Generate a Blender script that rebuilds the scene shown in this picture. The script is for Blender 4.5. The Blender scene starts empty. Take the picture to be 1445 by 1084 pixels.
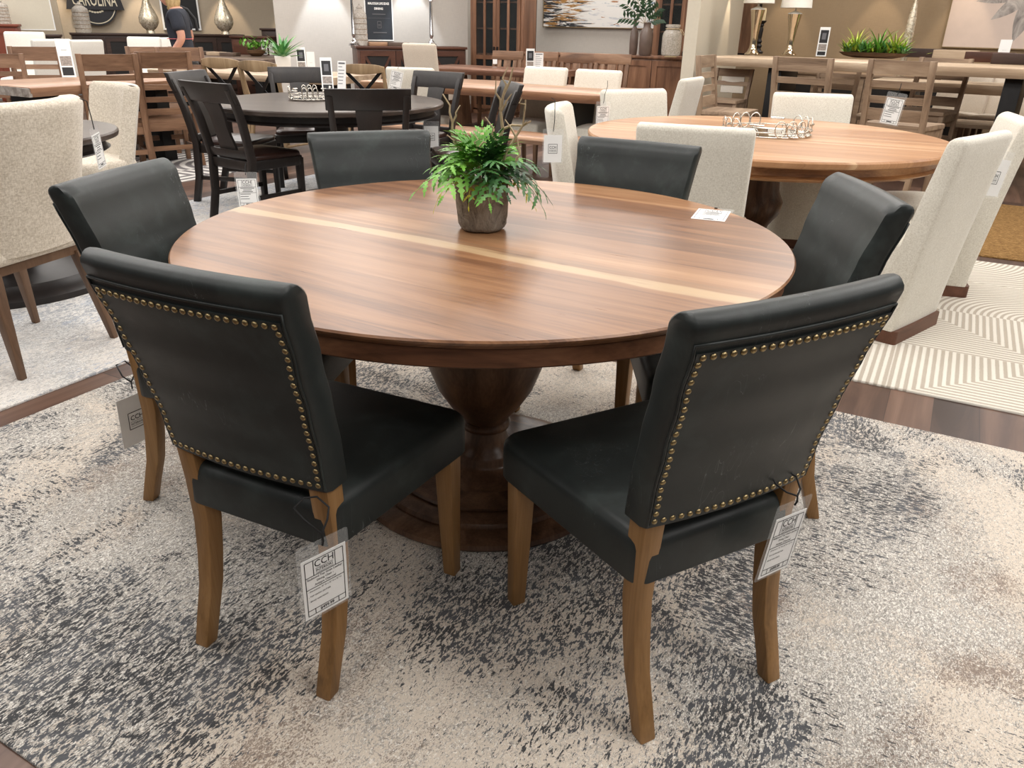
import bpy, bmesh, math, random
from mathutils import Vector, Matrix, Euler

scene = bpy.context.scene
COL = scene.collection
PI = math.pi
rnd = random.Random(11)

# ---------------------------------------------------------------- mesh builder
class MB:
    def __init__(s):
        s.v = []; s.f = []
    def add(s, v, f):
        o = len(s.v)
        s.v += [tuple(p) for p in v]
        s.f += [tuple(i + o for i in q) for q in f]
        return s
    def box(s, x0, x1, y0, y1, z0, z1):
        v = [(x0,y0,z0),(x1,y0,z0),(x1,y1,z0),(x0,y1,z0),(x0,y0,z1),(x1,y0,z1),(x1,y1,z1),(x0,y1,z1)]
        return s.add(v, [(0,3,2,1),(4,5,6,7),(0,1,5,4),(1,2,6,5),(2,3,7,6),(3,0,4,7)])
    def hexa(s, b, t):
        return s.add(list(b) + list(t), [(0,3,2,1),(4,5,6,7),(0,1,5,4),(1,2,6,5),(2,3,7,6),(3,0,4,7)])
    def rings(s, rs, caps=True, closed=True):
        n = len(rs[0]); v = [p for r in rs for p in r]; f = []
        for i in range(len(rs) - 1):
            for j in range(n if closed else n - 1):
                k = (j + 1) % n
                f.append((i*n + j, i*n + k, (i+1)*n + k, (i+1)*n + j))
        if caps:
            f.append(tuple(range(n - 1, -1, -1)))
            f.append(tuple((len(rs)-1)*n + j for j in range(n)))
        return s.add(v, f)
    def lathe(s, prof, n=32, c=(0,0,0), caps=True):
        rs = []
        for r, z in prof:
            rs.append([(c[0] + r*math.cos(2*PI*j/n), c[1] + r*math.sin(2*PI*j/n), c[2] + z) for j in range(n)])
        return s.rings(rs, caps)
    def tube(s, pts, r, n=7, caps=True):
        pts = [Vector(p) for p in pts]; rs = []
        ref = None
        for i, p in enumerate(pts):
            a = pts[max(0, i-1)]; b = pts[min(len(pts)-1, i+1)]
            d = (b - a)
            if d.length < 1e-9: d = Vector((0,0,1))
            d.normalize()
            if ref is None:
                ref = Vector((1,0,0)) if abs(d.x) < .8 else Vector((0,1,0))
            e = (ref - d*ref.dot(d))
            if e.length < 1e-6: e = d.orthogonal()
            e.normalize(); g = d.cross(e); ref = e
            rr = r[i] if isinstance(r, (list, tuple)) else r
            rs.append([tuple(p + (e*math.cos(2*PI*j/n) + g*math.sin(2*PI*j/n))*rr) for j in range(n)])
        return s.rings(rs, caps)
    def loop(s, pts, r, n=6):
        """closed tube through pts"""
        pts = [Vector(p) for p in pts]; m = len(pts); rs = []
        cen = sum(pts, Vector())/m
        for i, p in enumerate(pts):
            d = (pts[(i+1) % m] - pts[i-1]).normalized()
            e = (p - cen); e = e - d*e.dot(d)
            if e.length < 1e-6: e = d.orthogonal()
            e.normalize(); g = d.cross(e)
            rs.append([tuple(p + (e*math.cos(2*PI*j/n) + g*math.sin(2*PI*j/n))*r) for j in range(n)])
        rs.append(rs[0])
        return s.rings(rs, caps=False)
    def sweep(s, pts, sizes):
        """horizontal rectangular sections (sx, sy) at each point, for legs and posts"""
        rs = []
        for p, (a, b) in zip(pts, sizes):
            x, y, z = p; a /= 2; b /= 2
            rs.append([(x-a,y-b,z),(x+a,y-b,z),(x+a,y+b,z),(x-a,y+b,z)])
        return s.rings(rs)
    def bar(s, a, b, w, h, up=(0,0,1)):
        """rectangular bar from a to b, w across, h along up"""
        a = Vector(a); b = Vector(b); d = (b - a).normalized(); up = Vector(up)
        x = d.cross(up)
        if x.length < 1e-6: x = d.orthogonal()
        x.normalize(); y = x.cross(d).normalized()
        q = lambda p: [tuple(p + x*i*w/2 + y*j*h/2) for i, j in ((-1,-1),(1,-1),(1,1),(-1,1))]
        return s.rings([q(a), q(b)])
    def prism(s, poly, fn, t0, t1):
        """poly: 2-D outline, fn(p, t) -> 3-D"""
        return s.rings([[fn(p, t0) for p in poly], [fn(p, t1) for p in poly]])
    def xform(s, m):
        s.v = [tuple(m @ Vector(p)) for p in s.v]
        return s
    def mesh(s, name, bevel=0, seg=2, angle=32, smooth=True, bang=40):
        bm = bmesh.new()
        vs = [bm.verts.new(p) for p in s.v]
        for q in s.f:
            try: bm.faces.new([vs[i] for i in q])
            except ValueError: pass
        bmesh.ops.remove_doubles(bm, verts=bm.verts, dist=1e-6)
        bmesh.ops.recalc_face_normals(bm, faces=bm.faces)
        if bevel:
            es = [e for e in bm.edges if len(e.link_faces) == 2 and e.calc_face_angle(0) > math.radians(bang)]
            if es:
                bmesh.ops.bevel(bm, geom=es, offset=bevel, offset_type='OFFSET', segments=seg, profile=.5, affect='EDGES', clamp_overlap=True)
        me = bpy.data.meshes.new(name)
        bm.to_mesh(me); bm.free()
        if smooth:
            me.polygons.foreach_set('use_smooth', [True]*len(me.polygons))
            me.set_sharp_from_angle(angle=math.radians(angle))
        me.update()
        return me
    def build(s, name, m, parent=None, **k):
        return link(name, s.mesh(name, **k), m, parent)

def link(name, me, m, parent=None, loc=None, rot=None):
    if m is not None and not me.materials: me.materials.append(m)
    o = bpy.data.objects.new(name, me); COL.objects.link(o)
    if parent is not None: o.parent = parent
    if loc is not None: o.location = loc
    if rot is not None: o.rotation_euler = rot
    return o

def tag(o, label=None, cat=None, group=None, kind=None):
    if label: o['label'] = label
    if cat: o['category'] = cat
    if group: o['group'] = group
    if kind: o['kind'] = kind
    return o

def thing(name, label, cat, loc=(0,0,0), rz=0, group=None):
    o = bpy.data.objects.new(name, None); COL.objects.link(o)
    o.empty_display_size = .1
    o.location = loc; o.rotation_euler = (0, 0, rz)
    return tag(o, label, cat, group)

def struct(name, mb, m, **k):
    return tag(mb.build(name, m, **k), kind='structure')

def dup(root, loc, rz=0, label=None, group=None, scale=None, rot=None):
    def cp(o, parent):
        c = o.copy(); COL.objects.link(c)
        c.parent = parent
        for ch in list(o.children): cp(ch, c)
        return c
    r = cp(root, None)
    r.location = loc; r.rotation_euler = rot or (0, 0, rz)
    if scale: r.scale = scale if isinstance(scale, tuple) else (scale,)*3
    if label: r['label'] = label
    if group: r['group'] = group
    return r

class Proto:
    """first call moves the built thing itself, later calls copy it with its parts"""
    def __init__(s, root): s.root = root; s.used = False
    def __call__(s, loc, rz, label, group=None, scale=None, rot=None):
        if not s.used:
            s.used = True; r = s.root
            r.location = loc; r.rotation_euler = rot or (0, 0, rz)
            r.scale = (scale if isinstance(scale, tuple) else (scale,)*3) if scale else (1,1,1)
            r['label'] = label
            if group: r['group'] = group
            return r
        r = dup(s.root, loc, rz, label, group, scale, rot)
        if not scale: r.scale = (1,1,1)
        if not group and 'group' in r.keys(): del r['group']
        return r

def face(fx, fy):
    """rotation about z that turns local +y towards (fx, fy)"""
    return math.atan2(-fx, fy)

def lerp(a, b, t): return a + (b - a)*t
def interp(tab, x):
    if x <= tab[0][0]: return tab[0][1]
    for (x0, y0), (x1, y1) in zip(tab, tab[1:]):
        if x <= x1:
            t = (x - x0)/(x1 - x0); t = t*t*(3 - 2*t)*.5 + t*.5
            return y0 + (y1 - y0)*t
    return tab[-1][1]

def rrect(x0, x1, y0, y1, r, n=4):
    pts = []
    for cx, cy, a0 in ((x1-r, y1-r, 0), (x0+r, y1-r, 90), (x0+r, y0+r, 180), (x1-r, y0+r, 270)):
        for i in range(n + 1):
            a = math.radians(a0 + 90*i/n)
            pts.append((cx + r*math.cos(a), cy + r*math.sin(a)))
    return pts

def round_poly(poly, r, n=4):
    out = []
    m = len(poly)
    for i in range(m):
        p0 = Vector(poly[i-1]); p = Vector(poly[i]); p1 = Vector(poly[(i+1) % m])
        a = (p0 - p).normalized(); b = (p1 - p).normalized()
        ang = a.angle(b); rr = r[i] if isinstance(r, (list, tuple)) else r
        d = rr/math.tan(ang/2); 
        s = p + a*d; e = p + b*d
        c = p + (a + b).normalized()*(rr/math.sin(ang/2))
        v0 = s - c; v1 = e - c
        t = v0.angle(v1)
        cr = v0.x*v1.y - v0.y*v1.x
        for k in range(n + 1):
            q = t*k/n*(1 if cr > 0 else -1)
            out.append((c.x + v0.x*math.cos(q) - v0.y*math.sin(q), c.y + v0.x*math.sin(q) + v0.y*math.cos(q)))
    return out

def cushion(poly, z0, z1, r=.025, crown=.012, r0=.012, mb=None):
    """upholstered pad over a 2-D outline (counter-clockwise)"""
    mb = mb or MB()
    cx = sum(p[0] for p in poly)/len(poly); cy = sum(p[1] for p in poly)/len(poly)
    size = min(max(p[0] for p in poly) - min(p[0] for p in poly), max(p[1] for p in poly) - min(p[1] for p in poly))/2
    def ring(inset, z):
        k = 1 - inset/size
        return [(cx + (x - cx)*k, cy + (y - cy)*k, z) for x, y in poly]
    rs = [ring(r0, z0)]
    for a in (30, 60, 90):
        a = math.radians(a); rs.append(ring(r0*(1 - math.sin(a)), z0 + r0*(1 - math.cos(a))))
    for a in (0, 25, 50, 70, 90):
        a = math.radians(a); rs.append(ring(r*(1 - math.cos(a)), z1 - r + r*math.sin(a)))
    for t in (.25, .5, .75, .97):
        rs.append(ring(r + (size - r)*t, z1 + crown*(1 - (1 - t)**2)))
    return mb.rings(rs)

# ---------------------------------------------------------------- materials
def srgb(r, g, b):
    f = lambda c: (c/255/12.92) if c/255 <= .04045 else ((c/255 + .055)/1.055)**2.4
    return (f(r), f(g), f(b), 1)

class G:
    """small node-graph helper"""
    def __init__(s, name):
        s.m = bpy.data.materials.new(name); s.m.use_nodes = True
        s.t = s.m.node_tree; s.b = s.t.nodes['Principled BSDF']
        s._c = None
    def n(s, typ, **k):
        x = s.t.nodes.new(typ)
        for a, v in k.items(): setattr(x, a, v)
        return x
    def l(s, a, b): s.t.links.new(a, b)
    def put(s, sock, v):
        if isinstance(v, bpy.types.NodeSocket): s.l(v, sock)
        else: sock.default_value = v
    def obj(s, rand=False):
        tc = s.n('ShaderNodeTexCoord')
        if not rand: return tc.outputs['Object']
        oi = s.n('ShaderNodeObjectInfo')
        a = s.n('ShaderNodeVectorMath', operation='MULTIPLY_ADD')
        s.l(oi.outputs['Random'], a.inputs[0]); a.inputs[1].default_value = (7.1, 13.7, 5.3); s.l(tc.outputs['Object'], a.inputs[2])
        return a.outputs[0]
    def map(s, v, scale=(1,1,1), rot=(0,0,0), loc=(0,0,0)):
        x = s.n('ShaderNodeMapping'); s.l(v, x.inputs['Vector'])
        x.inputs['Scale'].default_value = scale; x.inputs['Rotation'].default_value = rot; x.inputs['Location'].default_value = loc
        return x.outputs[0]
    def noise(s, v, scale=1, detail=4, rough=.55, dist=0, out='Fac'):
        x = s.n('ShaderNodeTexNoise'); s.l(v, x.inputs['Vector'])
        x.inputs['Scale'].default_value = scale; x.inputs['Detail'].default_value = detail
        x.inputs['Roughness'].default_value = rough; x.inputs['Distortion'].default_value = dist
        return x.outputs[out]
    def math(s, op, a, b=0, c=0, clamp=False):
        x = s.n('ShaderNodeMath', operation=op, use_clamp=clamp)
        s.put(x.inputs[0], a); s.put(x.inputs[1], b); s.put(x.inputs[2], c)
        return x.outputs[0]
    def sep(s, v):
        x = s.n('ShaderNodeSeparateXYZ'); s.l(v, x.inputs[0]); return x.outputs
    def comb(s, x, y, z=0):
        c = s.n('ShaderNodeCombineXYZ')
        for i, q in enumerate((x, y, z)): s.put(c.inputs[i], q)
        return c.outputs[0]
    def ramp(s, fac, stops, interp='LINEAR'):
        x = s.n('ShaderNodeValToRGB'); s.put(x.inputs[0], fac)
        cr = x.color_ramp; cr.interpolation = interp
        while len(cr.elements) < len(stops): cr.elements.new(.5)
        for e, (p, c) in zip(cr.elements, stops):
            e.position = p; e.color = c if len(c) == 4 else (*c, 1)
        return x.outputs[0]
    def step(s, v, lo, hi):
        x = s.n('ShaderNodeMapRange', interpolation_type='SMOOTHSTEP')
        s.put(x.inputs['Value'], v); s.put(x.inputs['From Min'], lo); s.put(x.inputs['From Max'], hi)
        return x.outputs[0]
    def mix(s, fac, a, b, blend='MIX'):
        x = s.n('ShaderNodeMix', data_type='RGBA', blend_type=blend)
        s.put(x.inputs[0], fac); s.put(x.inputs[6], a); s.put(x.inputs[7], b)
        return x.outputs[2]
    def white(s, v, dim='1D'):
        x = s.n('ShaderNodeTexWhiteNoise', noise_dimensions=dim)
        s.put(x.inputs['W' if dim == '1D' else 'Vector'], v); return x.outputs[0]
    def bump(s, h, strength=.2, dist=.002):
        x = s.n('ShaderNodeBump'); s.l(h, x.inputs['Height'])
        x.inputs['Strength'].default_value = strength; x.inputs['Distance'].default_value = dist
        s.l(x.outputs[0], s.b.inputs['Normal'])
    def done(s, color, rough=.5, metal=0, spec=.5, **k):
        s.put(s.b.inputs['Base Color'], color); s.put(s.b.inputs['Roughness'], rough)
        s.b.inputs['Metallic'].default_value = metal; s.b.inputs['Specular IOR Level'].default_value = spec
        for a, v in k.items(): s.put(s.b.inputs[a.replace('_', ' ')], v)
        return s.m

def plain(name, c, rough=.5, metal=0, spec=.5, var=.06, vs=40, **k):
    g = G(name)
    f = g.noise(g.obj(True), vs, 3)
    lo = tuple(x*(1 - var) for x in c[:3]) + (1,); hi = tuple(min(1, x*(1 + var)) for x in c[:3]) + (1,)
    return g.done(g.ramp(f, [(.3, lo), (.7, hi)]), rough, metal, spec, **k)

def wood(name, cols, axis='z', rough=.45, freq=9, stretch=.07, spec=.4, bump=.08):
    g = G(name); v = g.obj(True)
    sc = [1, 1, 1]; sc['xyz'.index(axis)] = stretch
    p = g.map(v, tuple(sc))
    a = g.noise(p, freq, 6, .6, .6)
    f = g.noise(g.map(v, tuple(x*(.35 if i == 'xyz'.index(axis) else 1) for i, x in enumerate(sc))), freq*16, 2)
    k = g.math('ADD', a, g.math('MULTIPLY', g.math('SUBTRACT', f, .5), .22))
    n = len(cols)
    c = g.ramp(k, [(.28 + .44*i/(n - 1), q) for i, q in enumerate(cols)])
    g.bump(f, bump, .001)
    return g.done(c, rough, spec=spec)

def fabric(name, c1, c2, fine=420, rough=.95, b=.35):
    g = G(name); v = g.obj(True)
    w = g.noise(g.map(v, (1, 1, .35)), fine, 2, .7)
    h = g.noise(g.map(v, (.35, .35, 1)), fine, 2, .7)
    k = g.math('MULTIPLY', g.math('ADD', w, h), .5)
    c = g.ramp(g.math('ADD', k, g.math('MULTIPLY', g.math('SUBTRACT', g.noise(v, 6, 3), .5), .12)), [(.36, c1), (.62, c2)])
    g.bump(k, b, .002)
    return g.done(c, rough, spec=.2, Sheen_Weight=.25)

# ---------------------------------------------------------------- the place's materials
AX = math.radians(-28.5)                       # direction of the shop's grid
UX, UY = math.cos(AX), math.sin(AX)
VX, VY = -math.sin(AX), math.cos(AX)
def uv(u, v, z=0): return (u*UX + v*VX, u*UY + v*VY, z)

def mk_leather():
    g = G('charcoal_leather'); v = g.obj(True)
    big = g.noise(v, 5, 5, .6, .4); mid = g.noise(v, 22, 4)
    k = g.math('ADD', g.math('MULTIPLY', big, .75), g.math('MULTIPLY', mid, .25))
    c = g.ramp(k, [(.33, srgb(27, 31, 31)), (.52, srgb(37, 42, 41)), (.72, srgb(60, 68, 66))])
    sc = g.noise(g.map(v, (1, 1, .12), (.5, .9, .3)), 34, 2, .4, 1.5)
    sc2 = g.step(g.math('ABSOLUTE', g.math('SUBTRACT', sc, .5)), .006, .0)
    msk = g.step(g.noise(v, 7, 2), .58, .66)
    c = g.mix(g.math('MULTIPLY', g.math('MULTIPLY', sc2, msk), .45), c, srgb(120, 126, 126))
    g.bump(g.noise(v, 380, 3, .6), .12, .001)
    r = g.ramp(big, [(.3, (.40,)*3), (.7, (.54,)*3)])
    return g.done(c, r, spec=.42)

def mk_table_top(name, cols, sap, wplank, rot, rough, sapamt=.62, band=None):
    g = G(name); v = g.map(g.obj(), (1,1,1), (0, 0, rot)); x, y, z = g.sep(v)
    yy = g.math('DIVIDE', y, wplank); idx = g.math('FLOOR', yy)
    rn = g.white(g.math('ADD', idx, 37.3))
    off = g.math('MULTIPLY', rn, 9)
    p = g.comb(g.math('ADD', g.math('MULTIPLY', x, .75), off), g.math('MULTIPLY', y, 9), off)
    n1 = g.noise(p, 1.3, 6, .62, .9)
    n2 = g.noise(g.comb(g.math('ADD', g.math('MULTIPLY', x, 2.2), off), g.math('MULTIPLY', y, 70), off), 1.6, 4, .65, .4)
    k = g.math('ADD', g.math('MULTIPLY', n1, .8), g.math('MULTIPLY', g.math('SUBTRACT', n2, .5), .34))
    k = g.math('ADD', k, g.math('MULTIPLY', g.math('SUBTRACT', rn, .35), .24))
    n = len(cols)
    c = g.ramp(k, [(.25 + .5*i/(n - 1), q) for i, q in enumerate(cols)])
    fr = g.math('FRACT', yy)
    wob = g.noise(g.comb(g.math('MULTIPLY', x, 1.1), g.math('MULTIPLY', y, 2.0), 3), 1.0, 3)
    edge = g.math('ADD', fr, g.math('MULTIPLY', g.math('SUBTRACT', wob, .5), .9))
    s = g.math('MULTIPLY', g.step(edge, .70, .90), g.step(g.white(g.math('ADD', idx, 11.9)), sapamt, sapamt + .02))
    if band is not None:
        dd = g.math('ABSOLUTE', g.math('ADD', g.math('SUBTRACT', y, band), g.math('MULTIPLY', g.math('SUBTRACT', wob, .5), .16)))
        s = g.math('MAXIMUM', g.math('MULTIPLY', s, .35), g.math('MULTIPLY', g.step(dd, .036, .022), g.step(n1, .30, .55)))
    c = g.mix(g.math('MULTIPLY', s, .75), c, sap)
    vo = g.n('ShaderNodeTexVoronoi'); g.l(g.map(v, (1.4, 3.2, 1)), vo.inputs['Vector']); vo.inputs['Scale'].default_value = 2.4
    kn = g.step(vo.outputs['Distance'], .085, .02)
    c = g.mix(g.math('MULTIPLY', kn, .55), c, srgb(84, 55, 38))
    dk = g.step(n2, .60, .74)
    c = g.mix(g.math('MULTIPLY', dk, .35), c, srgb(92, 60, 42))
    seam = g.step(g.math('ABSOLUTE', g.math('SUBTRACT', fr, .5)), .488, .5)
    c = g.mix(g.math('MULTIPLY', seam, .35), c, srgb(96, 64, 46))
    return g.done(c, g.math('ADD', rough, g.math('MULTIPLY', g.math('SUBTRACT', n2, .5), .12)), spec=.38)

def mk_floor():
    g = G('walnut_plank_floor'); v = g.obj(); x, y, z = g.sep(v)
    w = .155; xx = g.math('DIVIDE', x, w); i = g.math('FLOOR', xx)
    r1 = g.white(i); yy = g.math('ADD', g.math('DIVIDE', y, 1.25), g.math('MULTIPLY', r1, 7.3)); j = g.math('FLOOR', yy)
    r2 = g.white(g.math('ADD', g.math('MULTIPLY', i, 17.13), g.math('MULTIPLY', j, 3.77)))
    p = g.comb(g.math('MULTIPLY', x, 8), g.math('ADD', g.math('MULTIPLY', y, .7), g.math('MULTIPLY', r2, 31)), r2)
    n = g.noise(p, 1.5, 6, .62, 1.0)
    k = g.math('ADD', g.math('MULTIPLY', n, .62), g.math('MULTIPLY', r2, .38))
    c = g.ramp(k, [(.26, srgb(52, 36, 30)), (.45, srgb(78, 57, 48)), (.62, srgb(104, 79, 66)), (.78, srgb(136, 108, 92))])
    ex = g.step(g.math('ABSOLUTE', g.math('SUBTRACT', g.math('FRACT', xx), .5)), .486, .498)
    ey = g.step(g.math('ABSOLUTE', g.math('SUBTRACT', g.math('FRACT', yy), .5)), .4965, .4995)
    c = g.mix(g.math('MULTIPLY', g.math('MAXIMUM', ex, ey), .7), c, srgb(38, 26, 22))
    return g.done(c, .4, spec=.4)

def blobs(g, v, lst):
    tot = None
    for x, y, s, k in lst:
        d = g.n('ShaderNodeVectorMath', operation='DISTANCE'); g.l(v, d.inputs[0]); d.inputs[1].default_value = (x, y, .009)
        q = g.math('MULTIPLY', g.step(d.outputs['Value'], s*1.8, s*.2), k)
        tot = q if tot is None else g.math('ADD', tot, q)
    return tot

def mk_rug(name, base, dark, grey, brown, white, seed, kd=1.0, kg=1.0, kb=1.0, scale=1.0, pd=(), pg=(), pb=()):
    g = G(name); raw = g.obj(); v = g.map(g.obj(), (scale,)*3, loc=(seed, seed*1.7, 0))
    def dash(q): return g.math('ADD', g.math('MULTIPLY', g.noise(g.map(v, q), 120, 2, .6, .6), .55), g.math('MULTIPLY', g.noise(g.map(v, q), 290, 2, .6, .4), .45))
    w = g.step(g.noise(v, .8, 2), .46, .6)
    fine = g.math('ADD', g.math('MULTIPLY', dash((1, .34, 1)), g.math('SUBTRACT', 1, w)), g.math('MULTIPLY', dash((.34, 1, 1)), w))
    curl = g.noise(g.map(v, (1, .6, 1)), 170, 4, .7, 1.6)
    c = g.mix(g.step(g.noise(v, 2.1, 4), .35, .7), base, tuple(x*.93 for x in base[:3]) + (1,))
    m2 = g.noise(g.map(v, (1, .75, 1), loc=(5, 2, 0)), 2.3, 6, .66, .6)
    if pg: m2 = g.math('ADD', m2, blobs(g, raw, pg))
    gm = g.step(m2, .39, .62)
    gf = g.step(g.math('ADD', curl, g.math('MULTIPLY', gm, .15)), .53, .60)
    c = g.mix(g.math('MULTIPLY', gf, .9*kg), c, grey)
    gf2 = g.step(g.math('ADD', g.noise(g.map(v, (1, .5, 1)), 150, 3, .7, 1.0), g.math('MULTIPLY', gm, .10)), .585, .64)
    c = g.mix(g.math('MULTIPLY', gf2, .8*kg), c, tuple(x*.62 for x in grey[:3]) + (1,))
    gl = g.step(g.math('ADD', g.noise(g.map(v, (1, .6, 1)), 210, 3, .7, 1.2), g.math('MULTIPLY', gm, .08)), .585, .64)
    c = g.mix(g.math('MULTIPLY', gl, .9), c, white)
    m3 = g.noise(g.map(v, (1, .8, 1), loc=(9, 4, 0)), 1.7, 5, .6, .5)
    if pb: m3 = g.math('ADD', m3, blobs(g, raw, pb))
    bf = g.step(g.math('ADD', curl, g.math('MULTIPLY', g.math('SUBTRACT', m3, .555), 1.4)), .52, .60)
    c = g.mix(g.math('MULTIPLY', bf, .7*kb), c, brown)
    m1 = g.noise(g.map(v, (1, .7, 1)), 1.5, 7, .70, .5)
    if pd: m1 = g.math('ADD', m1, blobs(g, raw, pd))
    df = g.step(g.math('ADD', fine, g.math('MINIMUM', g.math('MULTIPLY', g.math('SUBTRACT', m1, .525), .9), .05)), .527, .552)
    tone = g.mix(g.step(g.noise(g.map(v, (1, .5, 1)), 9, 3), .42, .58), dark, tuple(min(1, x*2.3 + .01) for x in dark[:3]) + (1,))
    c = g.mix(g.math('MULTIPLY', df, .95*kd), c, tone)
    g.bump(g.math('ADD', curl, g.math('MULTIPLY', df, -.6)), .5, .006)
    return g.done(c, .92, spec=.15, Sheen_Weight=.2)

def mk_line_rug(name, base, line, cell=.62, freq=34, bev=1):
    g = G(name); v = g.obj(); x, y, z = g.sep(v)
    cx = g.math('DIVIDE', x, cell); cy = g.math('DIVIDE', y, cell)
    ix = g.math('FLOOR', cx); iy = g.math('FLOOR', cy)
    fx = g.math('FRACT', cx); fy = g.math('FRACT', cy)
    r = g.white(g.math('ADD', g.math('MULTIPLY', ix, 3.31), g.math('MULTIPLY', iy, 7.77)))
    fx = g.math('ABSOLUTE', g.math('SUBTRACT', fx, g.step(r, .499, .501)))
    fy = g.math('ABSOLUTE', g.math('SUBTRACT', fy, g.step(g.white(g.math('ADD', r, 4.4)), .499, .501)))
    arc = g.math('SQRT', g.math('ADD', g.math('MULTIPLY', fx, fx), g.math('MULTIPLY', fy, fy)))
    box = g.math('MAXIMUM', fx, fy)
    r3 = g.white(g.math('ADD', r, 8.8))
    d = g.math('ADD', g.math('MULTIPLY', arc, g.step(r3, .40, .401)), g.math('MULTIPLY', box, g.math('SUBTRACT', 1, g.step(r3, .40, .401))))
    s = g.math('SINE', g.math('MULTIPLY', d, freq*cell*6.2832/1.0))
    wob = g.math('MULTIPLY', g.math('SUBTRACT', g.noise(v, 260, 2), .5), 1.6)
    k = g.step(g.math('ADD', s, wob), -.55, .35)
    c = g.mix(k, base, line)
    g.bump(g.math('ADD', k, g.noise(v, 300, 2)), .55*bev, .006)
    return g.done(c, .95, spec=.1)

def mk_wall(name, c):
    g = G(name); v = g.obj()
    a = g.noise(g.map(v, (1, 1, .04)), 260, 2); b = g.noise(g.map(v, (.04, .04, 1)), 260, 2)
    k = g.math('MULTIPLY', g.math('ADD', a, b), .5)
    col = g.ramp(k, [(.35, tuple(x*.92 for x in c[:3]) + (1,)), (.65, tuple(x*1.06 for x in c[:3]) + (1,))])
    return g.done(col, .85, spec=.2)

def glow(name, c, s):
    g = G(name); return g.done(c, .5, Emission_Color=c, Emission_Strength=s)

M = {}
M['leather'] = mk_leather()
M['oak'] = wood('honey_oak', [srgb(106, 76, 42), srgb(134, 98, 57), srgb(150, 112, 69), srgb(166, 128, 84)], 'z', .42, 14, .06)
M['brass'] = plain('antique_brass', srgb(164, 146, 108), .36, 1, var=.2, vs=200)
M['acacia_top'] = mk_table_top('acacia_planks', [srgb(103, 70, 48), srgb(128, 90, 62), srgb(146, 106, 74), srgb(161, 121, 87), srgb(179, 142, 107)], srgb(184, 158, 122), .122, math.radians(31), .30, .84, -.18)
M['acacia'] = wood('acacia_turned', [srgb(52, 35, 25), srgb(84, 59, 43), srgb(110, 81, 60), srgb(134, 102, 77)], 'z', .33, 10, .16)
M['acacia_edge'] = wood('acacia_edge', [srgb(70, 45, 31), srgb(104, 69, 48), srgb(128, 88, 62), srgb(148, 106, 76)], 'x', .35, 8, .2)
M['pale_top'] = mk_table_top('light_acacia_planks', [srgb(154, 110, 76), srgb(172, 128, 91), srgb(185, 141, 103), srgb(198, 156, 118)], srgb(206, 172, 136), .1, math.radians(24), .34, .75)
M['pale_edge'] = wood('light_acacia_edge', [srgb(112, 74, 46), srgb(150, 106, 70), srgb(180, 134, 92), srgb(200, 156, 112)], 'x', .4, 8, .2)
M['floor'] = mk_floor()
M['rug_main'] = mk_rug('distressed_rug', srgb(216, 203, 187), srgb(47, 49, 53), srgb(166, 161, 154), srgb(122, 100, 84), srgb(236, 232, 224), 3.1,
    pd=[(-0.37, -0.97, 0.3, 0.1), (-0.66, -0.95, 0.2, 0.08), (-0.21, -0.76, 0.2, 0.07), (0.04, -0.41, 0.16, 0.09), (0.19, -0.46, 0.13, 0.07), (0.41, -0.33, 0.1, 0.05), (0.97, 0.97, 0.16, 0.07), (0.62, -0.07, 0.1, 0.06), (0.1, -0.76, 0.22, -0.06), (-0.87, -0.75, 0.32, -0.09), (0.98, -0.13, 0.35, -0.06), (-0.96, -0.17, 0.3, 0.02), (0.33, -0.52, 0.14, 0.04), (0.76, 1.08, 0.1, 0.06)],
    pg=[(-0.84, -0.77, 0.34, 0.12), (-0.52, -0.58, 0.2, 0.1), (0.95, -0.14, 0.3, 0.1), (0.4, -0.53, 0.2, 0.08), (0.16, -0.79, 0.3, -0.12), (0.76, 0.31, 0.25, 0.06), (0.06, -0.24, 0.2, 0.08)],
    pb=[(-0.87, -0.65, 0.1, 0.12), (0.4, -0.2, 0.12, 0.13), (0.76, -0.08, 0.1, 0.1), (1.19, 0.29, 0.12, 0.12), (-1.15, 0.01, 0.1, 0.1), (0.61, -0.45, 0.1, 0.08)])
M['rug_blue'] = mk_rug('pale_blue_rug', srgb(226, 221, 214), srgb(92, 106, 126), srgb(172, 176, 180), srgb(176, 164, 154), srgb(240, 240, 238), 8.4, .55, .6, .5, .6)
M['rug_line'] = mk_line_rug('ivory_carved_rug', srgb(182, 172, 158), srgb(222, 216, 204))
M['rug_diag'] = mk_line_rug('ivory_lined_rug', srgb(226, 222, 216), srgb(128, 124, 124), .9, 9)
g = G('jute'); v = g.obj()
M['jute'] = g.done(g.ramp(g.noise(g.map(v, (.4, 1, 1)), 130, 4, .7), [(.3, srgb(78, 56, 32)), (.5, srgb(132, 100, 60)), (.7, srgb(172, 138, 92))]), .95, spec=.1)
g.bump(g.noise(g.map(v, (.4, 1, 1)), 130, 4, .7), .7, .01)
M['linen'] = fabric('ivory_linen', srgb(200, 194, 180), srgb(228, 224, 212), 300)
M['boucle'] = fabric('oatmeal_boucle', srgb(186, 174, 156), srgb(226, 217, 202), 190, b=.5)
M['ivory'] = fabric('ivory_fabric', srgb(224, 220, 210), srgb(240, 237, 228), 300)
M['beige'] = fabric('beige_fabric', srgb(196, 182, 164), srgb(216, 204, 188), 300)
M['ebony'] = wood('ebony_finish', [srgb(26, 22, 21), srgb(34, 29, 27), srgb(44, 37, 34)], 'z', .38, 8, .1)
M['ebony_top'] = wood('ebony_reflection_tone', [srgb(56, 48, 44), srgb(72, 62, 56), srgb(90, 78, 70)], 'x', .28, 6, .1)  # ebony with its colour raised to stand in for a bright reflection
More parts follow.
